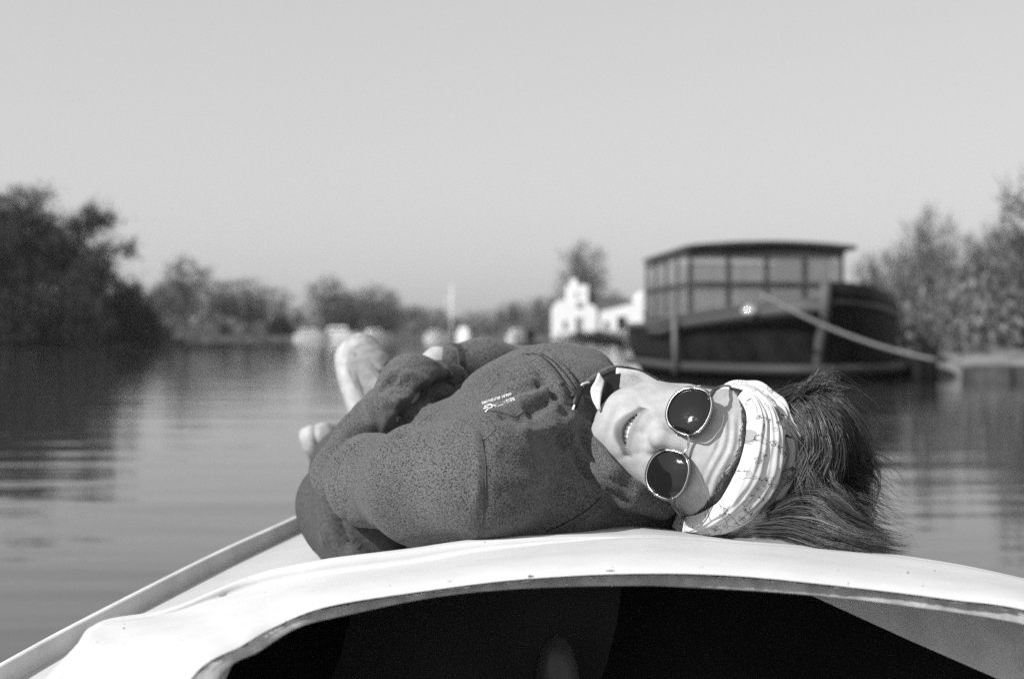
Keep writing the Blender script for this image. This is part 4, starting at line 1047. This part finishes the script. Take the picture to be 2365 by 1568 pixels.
# ------------------------------------------------ hair
def hair_mat():
    m = bpy.data.materials.new('hair'); t, b = nodes(m); L = t.links; b.inputs['Roughness'].default_value = .38; b.inputs['Specular IOR Level'].default_value = .55
    a = t.nodes.new('ShaderNodeAttribute'); a.attribute_name = 'tone'; c = t.nodes.new('ShaderNodeCombineColor')
    for k in range(3): L.new(a.outputs['Fac'], c.inputs[k])
    L.new(c.outputs[0], b.inputs['Base Color']); return m
HG = np.random.default_rng(21); SV = []; SF = []; ST = []
def strands(P_, rad, tone):
    """P_ (n, k, 3) strand points, rad (n,), tone (n,): thin three-sided tapering tubes"""
    n, k, _ = P_.shape; T = np.gradient(P_, axis=1); T /= np.linalg.norm(T, axis=2)[..., None] + 1e-12
    A = np.cross(T, HG.normal(size=(n, 1, 3))); A /= np.linalg.norm(A, axis=2)[..., None] + 1e-12; B = np.cross(T, A)
    w = rad[:, None] * np.concatenate([np.linspace(.8, 1, k // 2), np.linspace(1, .15, k - k // 2)])[None]
    rings = np.stack([P_ + (A * math.cos(q) + B * math.sin(q)) * w[..., None] for q in (0, 2.094, 4.189)], 2)   # n,k,3,3
    base = sum(len(v) for v in SV); SV.append(rings.reshape(-1, 3)); ST.append(np.repeat(tone * HG.choice([.4, .55, .7, 1.2], n, p=[.35, .3, .2, .15]), k * 3))
    i = np.arange(n)[:, None, None] * k * 3; j = np.arange(k - 1)[None, :, None] * 3; q = np.arange(3)[None, None, :]; q2 = (q + 1) % 3
    SF.append((base + np.stack([i + j + q, i + j + q2, i + j + 3 + q2, i + j + 3 + q], -1)).reshape(-1, 4))
def lock(guides, n, jit, rad=.00036, tone=(.015, .07), k=16, cl=14, flip=.0, frizz=.0015):
    """n strands blended between neighbouring guides, gathered in small clumps"""
    G = np.stack([spline(np.array([tuple(P(*q)) for q in g]), k) for g in guides]); m = len(G)
    cu = HG.uniform(0, m - 1, max(1, n // cl)); cj = HG.normal(size=(len(cu), 3)) * jit; ce = HG.uniform(.75, 1.05, len(cu)); ph = HG.uniform(0, 6.28, (len(cu), 3))
    c = HG.integers(0, len(cu), n); u = np.clip(cu[c] + HG.normal(size=n) * .06, 0, m - 1.001); i = u.astype(int); f = (u - i)[:, None, None]
    S_ = G[i] * (1 - f) + G[np.minimum(i + 1, m - 1)] * f; s = np.linspace(0, 1, k)[None, :, None]
    S_ = S_ + cj[c][:, None] * (.35 + .65 * s) + HG.normal(size=(n, 1, 3)) * jit * .22 * (1.1 - s * .8) + np.sin(s * 9 + ph[c][:, None]) * frizz * s * (1 + .8 * np.sin(s * 23 + ph[c][:, None] * 3))
    S_ = S_ + np.cumsum(HG.normal(size=(n, k, 3)), 1) * .00025
    # trim to different lengths
    L_ = np.clip(ce[c] * HG.uniform(.8, 1.02, n), .3, 1.0); idx = np.linspace(0, 1, k)[None] * L_[:, None] * (k - 1); a0 = np.minimum(idx.astype(int), k - 2); fr = (idx - a0)[..., None]
    r = np.arange(n)[:, None]; S_ = S_[r, a0] * (1 - fr) + S_[r, a0 + 1] * fr
    strands(S_, rad * HG.uniform(.6, 1.3, n), HG.uniform(tone[0], tone[1], n) * HG.uniform(.6, 1.5, len(cu))[c])
# the knot of hair behind the band: guides as reading pixels + distance
lock([[(1790, 925, 1.50), (1840, 905, 1.52), (1885, 905, 1.50), (1930, 930, 1.48), (1970, 980, 1.47), (1992, 1045, 1.47), (1980, 1100, 1.48)],
      [(1820, 940, 1.50), (1860, 905, 1.50), (1905, 930, 1.47), (1945, 975, 1.46), (1975, 1040, 1.46), (1965, 1100, 1.47)],
      [(1835, 980, 1.49), (1870, 950, 1.48), (1910, 970, 1.45), (1940, 1030, 1.45), (1940, 1090, 1.46), (1910, 1130, 1.48)]], 1500, .0085, tone=(.015, .10))
lock([[(1850, 960, 1.46), (1872, 940, 1.44), (1892, 980, 1.42), (1900, 1040, 1.42), (1885, 1095, 1.43), (1850, 1140, 1.45), (1820, 1170, 1.46)],
      [(1858, 1000, 1.45), (1880, 1010, 1.42), (1890, 1060, 1.42), (1870, 1110, 1.43), (1835, 1150, 1.44), (1800, 1180, 1.45)],
      [(1900, 960, 1.45), (1925, 1010, 1.43), (1925, 1070, 1.43), (1900, 1120, 1.44), (1860, 1155, 1.45), (1825, 1185, 1.46)]], 1300, .008, tone=(.03, .19))
lock([[(1840, 1090, 1.50), (1900, 1060, 1.50), (1960, 1060, 1.49), (2000, 1090, 1.49), (2008, 1120, 1.49), (1980, 1135, 1.49)],
      [(1850, 1000, 1.56), (1910, 960, 1.56), (1970, 1000, 1.55), (2005, 1070, 1.54), (2000, 1125, 1.53), (1960, 1145, 1.53)]], 420, .006)
lock([[(1790, 1180, 1.44), (1850, 1150, 1.42), (1905, 1140, 1.41), (1945, 1170, 1.40), (1985, 1215, 1.39), (2040, 1245, 1.39), (2090, 1250, 1.39)],
      [(1780, 1200, 1.43), (1840, 1180, 1.41), (1890, 1185, 1.39), (1930, 1215, 1.38), (1980, 1243, 1.37), (2040, 1262, 1.36), (2105, 1272, 1.36)],
      [(1770, 1215, 1.42), (1830, 1208, 1.39), (1880, 1220, 1.375), (1930, 1243, 1.36), (1985, 1262, 1.35), (2045, 1272, 1.345)],
      [(1740, 1228, 1.41), (1800, 1228, 1.385), (1850, 1238, 1.365), (1900, 1252, 1.35), (1960, 1266, 1.34), (2010, 1272, 1.335)]], 2300, .0065, tone=(.02, .15))
lock([[(1850, 1120, 1.46), (1920, 1110, 1.45), (1965, 1130, 1.44), (1995, 1165, 1.44), (2010, 1180, 1.44), (2015, 1150, 1.44)],
      [(1860, 1130, 1.45), (1920, 1135, 1.43), (1960, 1165, 1.42), (1990, 1195, 1.42), (2010, 1190, 1.42)]], 240, .005)
lock([[(1760, 940, 1.58), (1830, 930, 1.62), (1890, 980, 1.62), (1920, 1060, 1.60), (1900, 1150, 1.56), (1840, 1210, 1.50)],
      [(1800, 1000, 1.52), (1870, 1000, 1.56), (1925, 1060, 1.56), (1920, 1140, 1.53), (1870, 1200, 1.48)]], 1500, .016, rad=.0006, tone=(.008, .03))
lock([[(1850, 1060, 1.50), (1900, 1100, 1.48), (1950, 1150, 1.46), (1985, 1200, 1.44), (2030, 1235, 1.42)],
      [(1860, 1100, 1.47), (1890, 1140, 1.45), (1940, 1180, 1.43), (1990, 1220, 1.41), (2050, 1250, 1.40)],
      [(1840, 1020, 1.52), (1920, 1040, 1.52), (1975, 1090, 1.50), (1990, 1150, 1.48), (1960, 1200, 1.46)]], 1100, .010, tone=(.012, .08), frizz=.004)
lock([[(1830, 960, 1.44), (1880, 1020, 1.42), (1860, 1090, 1.42), (1890, 1150, 1.41), (1950, 1190, 1.40)], [(1900, 930, 1.44), (1940, 1000, 1.43), (1900, 1080, 1.43), (1920, 1140, 1.42), (1990, 1170, 1.41)]], 320, .012, tone=(.03, .16), cl=6, frizz=.005)
lock([[(1840, 930, 1.50), (1855, 900, 1.49), (1885, 885, 1.48), (1880, 865, 1.48)], [(1870, 920, 1.49), (1900, 895, 1.48), (1935, 890, 1.48), (1960, 900, 1.48)]], 260, .010, tone=(.03, .16), cl=5, frizz=.004)
# loose flyaway hairs
lock([[(1840, 900, 1.5), (1870, 872, 1.5), (1910, 870, 1.5), (1960, 905, 1.5), (2000, 970, 1.5)], [(1900, 1000, 1.5), (1970, 1020, 1.5), (2015, 1080, 1.5), (2010, 1130, 1.5)],
      [(1900, 1150, 1.45), (1990, 1180, 1.43), (2060, 1225, 1.4), (2110, 1240, 1.4)]], 420, .018, rad=.0002, cl=1, frizz=.004)
# hair at the temples and along the hairline, combed back under the band
def scalp_hair(th0, th1, f0, f1, n, ln, lift=.0015, tone=(.02, .08), sl=3, rad=.00026):
    k = 8; out = np.zeros((n, k, 3))
    for a in range(n):
        t = HG.uniform(th0, th1); f = HG.uniform(f0, f1); dt = HG.normal() * sl; l_ = ln * HG.uniform(.3, 1.3)
        for b_ in range(k):
            s = b_ / (k - 1); T = R(t + dt * s); F_ = R(f + l_ * s)
            out[a, b_] = hv(*on_head(Vector((math.sin(T), -math.cos(T) * math.cos(F_), math.cos(T) * math.sin(F_))), .0002 + lift * math.sin(math.pi * min(1, s * .9 + .1)) * HG.uniform(.6, 1.3)))
    out = out[:, ::-1] if False else out
    strands(out, np.full(n, rad) * HG.uniform(.6, 1.2, n), HG.uniform(*tone, n))
scalp_hair(-84, -58, 34, 62, 420, 26); scalp_hair(58, 86, 30, 56, 420, 26); scalp_hair(-55, 62, 35, 41, 1300, 8, .0005, (.02, .12), 12, .00016); scalp_hair(5, 62, 31, 38, 700, 11, .0004, (.02, .12), 14, .00015); scalp_hair(-62, -30, 38, 60, 260, 16); scalp_hair(30, 64, 32, 58, 420, 16)
hm_ = npmesh(np.vstack(SV), np.vstack(SF)); float_attr(hm_, 'tone', np.concatenate(ST))
link('hair', local(person, hm_), hair_mat(), person)
# ================================================================== clothes
# ---- jacket
COL1 = [P(1346, 920, 1.53), P(1342, 985, 1.51), P(1360, 1050, 1.48), P(1400, 1108, 1.445), P(1450, 1142, 1.455), P(1525, 1166, 1.49), P(1600, 1150, 1.56)]
COL2 = [P(1366, 940, 1.55), P(1366, 990, 1.535), P(1386, 1045, 1.51), P(1428, 1098, 1.475), P(1492, 1134, 1.48), P(1560, 1150, 1.53)]
def jacket_sdf(p):
    a = torso(p, .012)
    # belly sinks a little, chest carries the folded front
    a = smin(a, ell(p, np.array(P(1235, 915, 1.60)), (.075, .09, .046)), .04)
    a = smin(a, chain(p, PL([P(1118, 1085, 1.40), P(1215, 1030, 1.48), P(1285, 1000, 1.57)]), [.060, .050, .036], .03), .04)
    a = smin(a, chain(p, PL([P(1150, 1160, 1.40), P(1290, 1165, 1.45), P(1400, 1165, 1.50), P(1530, 1192, 1.53)]), [.048, .036, .028, .020], .03), .03)  # lowest roll runs out under the neck, standing in for shade on the deck
    a = smin(a, chain(p, PL([P(1230, 900, 1.62), P(1300, 895, 1.62), P(1345, 890, 1.62)]), [.042, .040, .034], .03), .02)
    arm = smin(chain(p, PL(LARM), LR, .02), chain(p, PL(LFORE), LFR, .015), .018)
    a = smin(a, arm, .012)
    a = smin(a, chain(p, PL(RARM), RR, .02), .015)
    col = smin(chain(p, PL(COL1), [.012, .0165, .0185, .0180, .0165, .015, .013], .006), chain(p, PL(COL2), [.009, .011, .012, .012, .012, .010], .006), .004)
    return smin(a, col, .005)
JV, JF = nets(jacket_sdf, (-.36, 1.24, H - .34), (.29, 2.06, H + .04), .0042)
JV = relax(JV, JF, 2, .5)
# broad cloth lumps, finer crumples near the elbow and the wrist
amp = .0022 * vnoise(JV * 13) + .0011 * vnoise(JV * 31 + 9)
# crumples: ridged noise, strongest on the forearm and round the elbow
el_ = np.exp(-(np.linalg.norm(JV - np.array(P(835, 1020, 1.63)), axis=1) / .11) ** 2); ch_ = np.exp(-(np.linalg.norm(JV - np.array(P(1190, 960, 1.5)), axis=1) / .08) ** 2)
q_ = JV @ np.array([[.8, .3, .5], [-.3, .9, 0], [-.5, -.2, .8]]) * [34, 13, 22] + 3 * vnoise(JV * 9)[:, None]
amp = amp - (.0052 * el_ + .0035 * ch_ + .0008) * (1 - np.abs(vnoise(q_)) * 2.2).clip(0, 1) ** 2
JV = JV + vnormals(JV, JF) * amp[:, None]
CRS = 1.6
CR = [  # (polyline px, width px, depth m) valleys < 0, ridges > 0
    ([(868, 905), (905, 880), (950, 888), (1000, 915), (1030, 945)], 9, -.0050), ([(872, 885), (915, 862), (965, 872), (1010, 895)], 9, .0030),
    ([(905, 925), (950, 925), (990, 950)], 9, .0024), ([(890, 940), (935, 948), (975, 975)], 8, -.0022),
    ([(745, 1070), (800, 1010), (860, 992), (900, 1000)], 9, -.0034), ([(752, 1090), (800, 1035), (870, 1015), (930, 1020)], 10, .0020),
    ([(735, 1100), (790, 1060), (850, 1045)], 7, -.0016), ([(850, 1000), (905, 1003), (960, 978), (1040, 962)], 10, -.0040),
    ([(1045, 962), (1092, 975), (1118, 1010), (1124, 1080), (1122, 1150), (1112, 1210), (1100, 1250)], 12, -.0015),
    ([(1090, 990), (1104, 1030), (1106, 1100), (1100, 1180)], 9, .0022),
    ([(1010, 975), (1040, 1000), (1050, 1040)], 12, -.0020),
    ([(1130, 932), (1180, 900), (1235, 880), (1265, 862)], 14, -.0060), ([(1110, 950), (1170, 930), (1240, 915), (1275, 895)], 12, .0032),
    ([(1062, 864), (1003, 902), (951, 942), (921, 984), (898, 1000)], 13, -.0120), ([(1215, 955), (1250, 935), (1275, 920)], 17, -.0045), ([(1150, 958), (1190, 965), (1215, 975)], 9, -.0030), ([(1195, 990), (1235, 1000), (1290, 985)], 12, .0030),
    ([(1295, 1000), (1315, 1035)], 20, -.0048), ([(1295, 935), (1318, 960)], 14, -.0030),
    ([(1345, 985), (1365, 1045), (1412, 1100), (1470, 1135)], 9, -.0050), ([(1325, 1040), (1365, 1100), (1405, 1140), (1460, 1165)], 9, -.0050),
    ([(1282, 818), (1310, 842), (1345, 885)], 6, -.0032), ([(1262, 815), (1298, 846), (1335, 900)], 5, .0026), ([(1245, 815), (1282, 852), (1322, 912)], 4, -.0030), ([(1228, 815), (1265, 852), (1306, 914)], 5, .0028), ([(1208, 818), (1245, 855), (1285, 912), (1300, 935)], 5, -.0034),
    ([(1235, 862), (1262, 885), (1285, 925)], 6, -.0040), ([(1250, 880), (1275, 905)], 5, .0022), ([(1150, 1040), (1200, 1070), (1260, 1080)], 25, -.0030), ([(1140, 1130), (1220, 1150), (1300, 1130)], 22, -.0026),
    ([(1310, 1225), (1360, 1190), (1400, 1150)], 6, -.0020), ([(1230, 1240), (1300, 1215), (1370, 1180)], 9, .0012),
]
JV = sculpt(JV, JF, [(a, b, c * CRS) for a, b, c in CR])
jm = npmesh(JV, JF)
M['knit'] = knit_mat('knit', .004, .115)
# rows of the knit follow the sleeve and the chest: rest coordinates in body axes
rest = (JV - PELV) @ BMn.T; arm_ax = np.array(LARM[0]) - np.array(LARM[-1]); arm_ax /= np.linalg.norm(arm_ax)
_q = topix(JV); onarm = (_q[:, 0] < np.interp(_q[:, 1], [900, 962, 985, 1010, 1080, 1180, 1255], [900, 1045, 1092, 1112, 1122, 1118, 1100])) * (JV[:, 1] < 1.75)
ax2 = np.cross(arm_ax, [0, 0, 1]); ax2 /= np.linalg.norm(ax2); ax3 = np.cross(arm_ax, ax2)
rarm = np.stack([JV @ arm_ax, JV @ ax2, JV @ ax3], 1); rest_attr(jm, rest)
_a = jm.attributes.new('rest_arm', 'FLOAT_VECTOR', 'POINT'); _a.data.foreach_set('vector', rarm.astype(np.float32).ravel())
_bx = np.interp(_q[:, 1], [900, 962, 985, 1010, 1080, 1180, 1255], [900, 1045, 1092, 1112, 1122, 1118, 1100]); float_attr(jm, 'on_arm', np.clip((_bx - _q[:, 0]) / 30 + .5, 0, 1) * (JV[:, 1] < 1.75))
jacket = link('jacket', local(person, jm), M['knit'], person)
jbv = BVHTree.FromPolygons([Vector(v) for v in JV], [tuple(map(int, f)) for f in JF])
def jchild(name, me, m, smooth=True):
    me.transform(Mp); o = link(name, me, m, None, smooth); o.parent = jacket; return o
CAMP = Vector((0, 0, H))
def onj(px, py, off=.0008, default=1.5):
    d = (P(px, py, 1.0) - CAMP).normalized(); h = jbv.ray_cast(CAMP, d)
    if h[0] is None: return P(px, py, default)
    return h[0] - d * off
def seam(name, pts, r, m, n=40, off=.0004):
    q = spline(np.array(pts, float), n); mb = MB(); mb.tube([onj(x, y, off) for x, y in q], r, 6); return jchild(name, mesh(mb.v, mb.f), m)
seamm = mat('seam_thread', .12, .9, .1); seamd = mat('seam_dark', .02, .9, .1)
seam('seam', [(1052, 1010), (1085, 1005), (1115, 1015), (1145, 990)], .0006, seamm)
seam('seam', [(1110, 957), (1135, 948), (1165, 955), (1190, 962), (1212, 950), (1235, 962), (1258, 980), (1290, 985), (1320, 990)], .0007, seamm)
seam('seam', [(1262, 1228), (1310, 1205), (1355, 1178), (1388, 1148)], .0006, seamd)
knit_line = mat('seam_ridge', .085, .9, .1)
seam('seam', [(1062, 968), (1092, 986), (1111, 1012), (1121, 1080), (1118, 1175), (1102, 1246)], .0006, knit_line)
# cuffs: a ribbed band round each wrist
for pts, rr in (((RARM[-1], RARM[-2]), .0255), ((LFORE[-1], LFORE[-2]), .030)):
    a_, b_ = Vector(pts[0]), Vector(pts[1]); d_ = (b_ - a_).normalized(); mb = MB(); ps = [a_ + d_ * (.001 + .0035 * i) for i in range(9)]
    mb.tube([tuple(x) for x in ps], [rr * (1.0 + .035 * (i % 2)) for i in range(9)], 28); jchild('cuff', mesh(mb.v, mb.f), mat('cuff_cloth', .05, .9, .1, noise=(300, .03, .09, 3)))
# zip: a flap with stitched edges, then the tape
def strip(name, a, b, m, n=40, off=.0012, thick=0):
    A, B = spline(np.array(a, float), n), spline(np.array(b, float), n); vs = []
    for (x, y), (u, v) in zip(A, B):
        for t in (0, .12, .5, .88, 1):
            vs.append(onj(x + (u - x) * t, y + (v - y) * t, off * (1 if 0 < t < 1 else .1)))
    k = 5; return jchild(name, mesh(vs, [(i * k + j, i * k + j + 1, (i + 1) * k + j + 1, (i + 1) * k + j) for i in range(n - 1) for j in range(k - 1)]), m)
def tw(me): return me
st = strip('zip_flap', [(1207, 816), (1232, 822), (1262, 848), (1290, 888), (1318, 918)], [(1224, 814), (1250, 822), (1280, 850), (1306, 884), (1330, 908)], M['knit'], off=.0030)
rest_attr(st.data, [tuple(v.co) for v in st.data.vertices])
seam('zip_teeth', [(1226, 816), (1252, 824), (1283, 853), (1308, 888), (1330, 912)], .0011, seamd)
seam('seam', [(1238, 815), (1268, 832), (1296, 862), (1322, 900)], .0006, seamm); seam('seam', [(1248, 815), (1280, 835), (1308, 866), (1330, 898)], .0006, seamd)
# chest embroidery: letters laid over the cloth
def text_on(body, x0, y0, dx, dy, hpx, name):
    cu = bpy.data.curves.new('t', 'FONT'); cu.body = body; cu.size = 1; cu.resolution_u = 2; o = bpy.data.objects.new('t', cu); C.objects.link(o)
    bpy.context.view_layer.update(); me = bpy.data.meshes.new_from_object(o.evaluated_get(bpy.context.evaluated_depsgraph_get())); bpy.data.objects.remove(o); bpy.data.curves.remove(cu)
    bm = bmesh.new(); bm.from_mesh(me); bmesh.ops.triangulate(bm, faces=bm.faces); 
    w = max(v.co.x for v in bm.verts); L = math.hypot(dx, dy); ux, uy = dx / L, dy / L
    for v in bm.verts:
        a = v.co.x / w * L; b = v.co.y / .72 * hpx
        px, py = x0 + ux * a + uy * b * 1, y0 + uy * a - ux * b * 1        # up of the letters is turned with the line
        v.co = onj(px, py, .0011)
    bmesh.ops.solidify(bm, geom=bm.faces, thickness=.0005)
    me2 = bpy.data.meshes.new('t'); bm.to_mesh(me2); bm.free(); return jchild(name, me2, mat('thread_white', .75, .8, .2), False)
text_on('GREAT OUTDOORS', 1181, 906, -69, 22, 5.6, 'logo_lettering')
text_on('REGATTA', 1188, 916, -49, 18, 8, 'logo_lettering')
def logo():
    mb = MB()
    for pts in ([(1119, 939), (1134, 934), (1137, 940), (1127, 945), (1121, 952)], [(1117, 944), (1128, 940)]):
        mb.tube([onj(x, y, .0009) for x, y in spline(np.array(pts, float), 14)], .0009, 6)
    jchild('logo_emblem', mesh(mb.v, mb.f), mat('thread_emblem', .75, .8, .2))
logo()
# ---- open collar: far side with pale lining, dark zip tape, near edge of lining, pull cord
def ribbon(name, a, b, m, thick=.003, n=26, parent=None, kn=False):
    A, B = spline(np.array([tuple(P(*p)) for p in a]), n), spline(np.array([tuple(P(*p)) for p in b]), n); vs = []; fs = []
    for p, q in zip(A, B):
        for t in np.linspace(0, 1, 6): vs.append(p + (q - p) * t)
    k = 6
    for i in range(n - 1):
        for j in range(k - 1): fs.append((i * k + j, i * k + j + 1, (i + 1) * k + j + 1, (i + 1) * k + j))
    bm = bmesh.new(); me = mesh(vs, fs); bm.from_mesh(me); bmesh.ops.solidify(bm, geom=bm.faces, thickness=thick); me = bpy.data.meshes.new('m'); bm.to_mesh(me); bm.free()
    if kn: rest_attr(me, [tuple(v.co) for v in me.vertices])
    return jchild(name, me, m)
lin = mat('lining', .62, .9, .1, noise=(200, .56, .68, 3), bump=(300, .3, .0006)); tape = mat('zip_tape', .012, .6, .3)
ribbon('collar', [(1335, 925, 1.500), (1352, 890, 1.515), (1385, 862, 1.530), (1425, 845, 1.545), (1475, 852, 1.570), (1525, 876, 1.590), (1570, 905, 1.600)],
       [(1350, 965, 1.520), (1370, 940, 1.530), (1400, 915, 1.540), (1440, 900, 1.555), (1490, 912, 1.580), (1540, 930, 1.600), (1580, 950, 1.610)], M['knit'], .006, kn=True)
ribbon('collar_lining', [(1425, 849, 1.528), (1452, 852, 1.537), (1480, 858, 1.550), (1522, 881, 1.555), (1565, 908, 1.570)], [(1420, 925, 1.505), (1450, 925, 1.515), (1480, 925, 1.525), (1525, 930, 1.550), (1565, 940, 1.560)], lin, .0015)
ribbon('zip_tape', [(1386, 880, 1.500), (1404, 866, 1.505), (1434, 862, 1.510)], [(1380, 945, 1.488), (1398, 935, 1.493), (1428, 920, 1.498)], tape, .002)
ribbon('lining_edge', [(1381, 862, 1.495), (1374, 880, 1.490), (1364, 900, 1.485), (1368, 925, 1.480), (1380, 948, 1.475)], [(1392, 882, 1.495), (1391, 895, 1.490), (1388, 912, 1.485), (1386, 930, 1.480), (1384, 948, 1.477)], lin, .0025)
mb = MB(); q = [onj(1371, 880, .004), onj(1358, 884, .008), onj(1345, 888, .009), onj(1338, 900, .008)]; mb.tube([tuple(v) for v in spline(np.array([tuple(v) for v in q]), 12)], .0013, 8); jchild('draw_cord', mesh(mb.v, mb.f), mat('cord', .75, .8, .2))
mb = MB(); mb.tube([onj(1340, 896, .009), onj(1327, 936, .008)], [.0038, .0038], 12); jchild('cord_sleeve', mesh(mb.v, mb.f), mat('rubber', .012, .5, .4))
mb = MB(); mb.tube([onj(1327, 935, .008), onj(1323, 946, .005)], .0013, 8); jchild('cord_end', mesh(mb.v, mb.f), mat('cord2', .75, .8, .2))

# ---- trousers
LEG = [(P(858, 1212, 1.62), .060), (P(785, 1165, 1.74), .047), (P(815, 1085, 2.05), .055), (P(835, 1060, 2.25), .052), (P(850, 1058, 2.42), .042)]
LEG2 = [(P(930, 1150, 1.80), .075), (P(960, 1040, 2.10), .070), (P(930, 1050, 2.30), .050), (P(905, 1040, 2.46), .042)]
LEGL = [(P(860, 1240, 1.60), .052), (P(800, 1180, 1.85), .046), (P(800, 1140, 2.2), .048), (P(800, 1125, 2.40), .040)]
def trouser_sdf(p):
    a = torso(p, -.016); q = (p - PELV) @ Ub; a = smax(a, q - .06, .01)
    for L in (LEG, LEG2, LEGL): a = smin(a, chain(p, PL([x for x, _ in L]), [r for _, r in L], .03), .03)
    return a
TV, TF = nets(trouser_sdf, (-.38, 1.47, H - .42), (.10, 2.52, H - .02), .0065)
TV = relax(TV, TF, 2, .5); TV = TV + vnormals(TV, TF) * (.003 * vnoise(TV * 11))[:, None]
TC = [([(742, 1145), (738, 1190), (742, 1245)], 7, -.010), ([(762, 1160), (758, 1180)], 4, -.006), ([(777, 1170), (782, 1220), (800, 1268)], 8, -.014),
      ([(752, 1170), (752, 1220), (755, 1260)], 6, .004), ([(792, 1190), (815, 1240), (850, 1290)], 7, .006), ([(940, 1235), (985, 1262), (1010, 1270)], 6, -.005), ([(722, 1090), (712, 1150), (720, 1220)], 7, -.002)]
TV = sculpt(TV, TF, [(a, b, c * 1.7) for a, b, c in TC])
tm = npmesh(TV, TF); link('trousers', local(person, tm), mat('trouser_cloth', .06, .85, .2, noise=(260, .048, .075, 3), bump=(420, .4, .0008)), person)

# ---- shoes (blurred, but with sole, toe cap, laces and heel tab)
shoe_m = mat('shoe_canvas', .22, .8, .2, noise=(70, .17, .26, 3), bump=(500, .3, .001)); sole_m = mat('shoe_sole', .42, .8, .2, noise=(60, .34, .46, 3), bump=(200, .6, .002)); cap_m = mat('toe_cap', .32, .6, .2, noise=(60, .25, .37, 3)); lace_m = mat('lace', .03, .8, .1); tong_m = mat('tongue', .16, .9, .1)
def shoe(heel, toe, topdir, sc=1.0):
    """heel and toe points of the sole; topdir points out of the top of the shoe"""
    h, t = np.array(heel), np.array(toe); d = (t - h); L = np.linalg.norm(d); d /= L; u = np.array(topdir, float); u -= d * (u @ d); u /= np.linalg.norm(u); s = np.cross(d, u); MM = np.stack([d, s, u])
    f = L / .27
    def sd(p):
        q = ((p - h) @ MM.T) / f; x, y, z = q[..., 0], q[..., 1], q[..., 2]
        a = chain(q, [(.035, 0, .035), (.10, 0, .032), (.19, 0, .030), (.235, 0, .026)], [.031, .031, .038, .030], .02)
        a = smin(a, cap(q, (.040, 0, .05), (.025, 0, .105), .034, .036), .02); a = smin(a, chain(q, [(.06, 0, .075), (.12, 0, .055), (.17, 0, .042)], [.030, .028, .026], .02), .02)
        a = smax(a, -(z - .004), .004); a = smax(a, -cap(q, (.030, 0, .09), (.02, 0, .15), .026, .030), .004)
        return a * f
    c = (h + t) / 2
    V, F = nets(sd, c - .2, c + .2, .004); V = relax(V, F, 1); me = npmesh(V, F); local(person, me); up_ = link('shoe', me, shoe_m, person)
    def w(x, y, z): return Vector(h + (np.array([x, y, z]) * f) @ MM)
    def sub2(name, mb, m): me = mesh(mb.v, mb.f); me.transform(Mp); o = link(name, me, m, None); o.parent = up_; return o
    out = [(-.004, 0), (.004, .024), (.03, .033), (.09, .031), (.15, .038), (.20, .040), (.245, .030), (.268, 0)]; full = out + [(x, -y) for x, y in out[-2:0:-1]]
    q = spline(np.array(full + [full[0]]), 50); mb = MB(); n = len(q) - 1
    vs = [w(x, y, -.016) for x, y in q[:-1]] + [w(x + (x - .13) * .02, y * 1.04, 0) for x, y in q[:-1]] + [w(x, y, .014) for x, y in q[:-1]]
    mb.add(vs, [(i, (i + 1) % n, n + (i + 1) % n, n + i) for i in range(n)] + [(n + i, n + (i + 1) % n, 2 * n + (i + 1) % n, 2 * n + i) for i in range(n)] + [tuple(range(n))[::-1], tuple(range(2 * n, 3 * n))]); sub2('sole', mb, sole_m)
    mb = MB(); mb.ball((0, 0, 0), 1, 18); mb.v = [tuple(w(.225 + a * .043, b * .0335, .024 + max(c_, -.3) * .034)) for a, b, c_ in mb.v]; sub2('toe_cap', mb, cap_m)
    for k in range(6):
        x = .095 + .020 * k; zt = .119 - .55 * (x - .095); mb = MB(); sg = 1 if k % 2 else -1
        mb.tube([w(x - .002, -.024, zt - .018), w(x + .004 * sg, -.010, zt - .006), w(x, .0, zt - .003), w(x - .004 * sg, .010, zt - .006), w(x + .002, .024, zt - .018)], .0050 * f, 6); sub2('lace', mb, lace_m)
    mb = MB()
    for sg in (-1, 1):
        mb.tube([w(.075, sg * .030, .095), w(.12, sg * .030, .088), w(.17, sg * .029, .062), w(.20, sg * .022, .056)], [.004 * f, .0045 * f, .004 * f, .003 * f], 6)
        mb.tube([w(.05, sg * .033, .07), w(.10, sg * .036, .035), w(.16, sg * .040, .030), w(.21, sg * .037, .040)], .003 * f, 6)
    sub2('stitched_trim', mb, tong_m)
    mb = MB()
    for sg in (-1, 1): mb.tube([w(.085, 0, .115), w(.10, sg * .022, .128), w(.115, sg * .036, .108), w(.10, sg * .020, .104), w(.085, 0, .11)], .0036 * f, 6)
    sub2('lace_bow', mb, lace_m)
    mb = MB(); mb.tube([w(.10, 0, .085), w(.08, 0, .108), w(.068, 0, .128)], [.016 * f, .018 * f, .014 * f], 10); sub2('tongue', mb, tong_m)
    return up_
sA = shoe(P(885, 1085, 2.38), P(808, 786, 2.50), (.72, -.66, .10))
sB = shoe(P(822, 1125, 2.60), P(706, 1000, 2.42), (.70, -.50, .50))
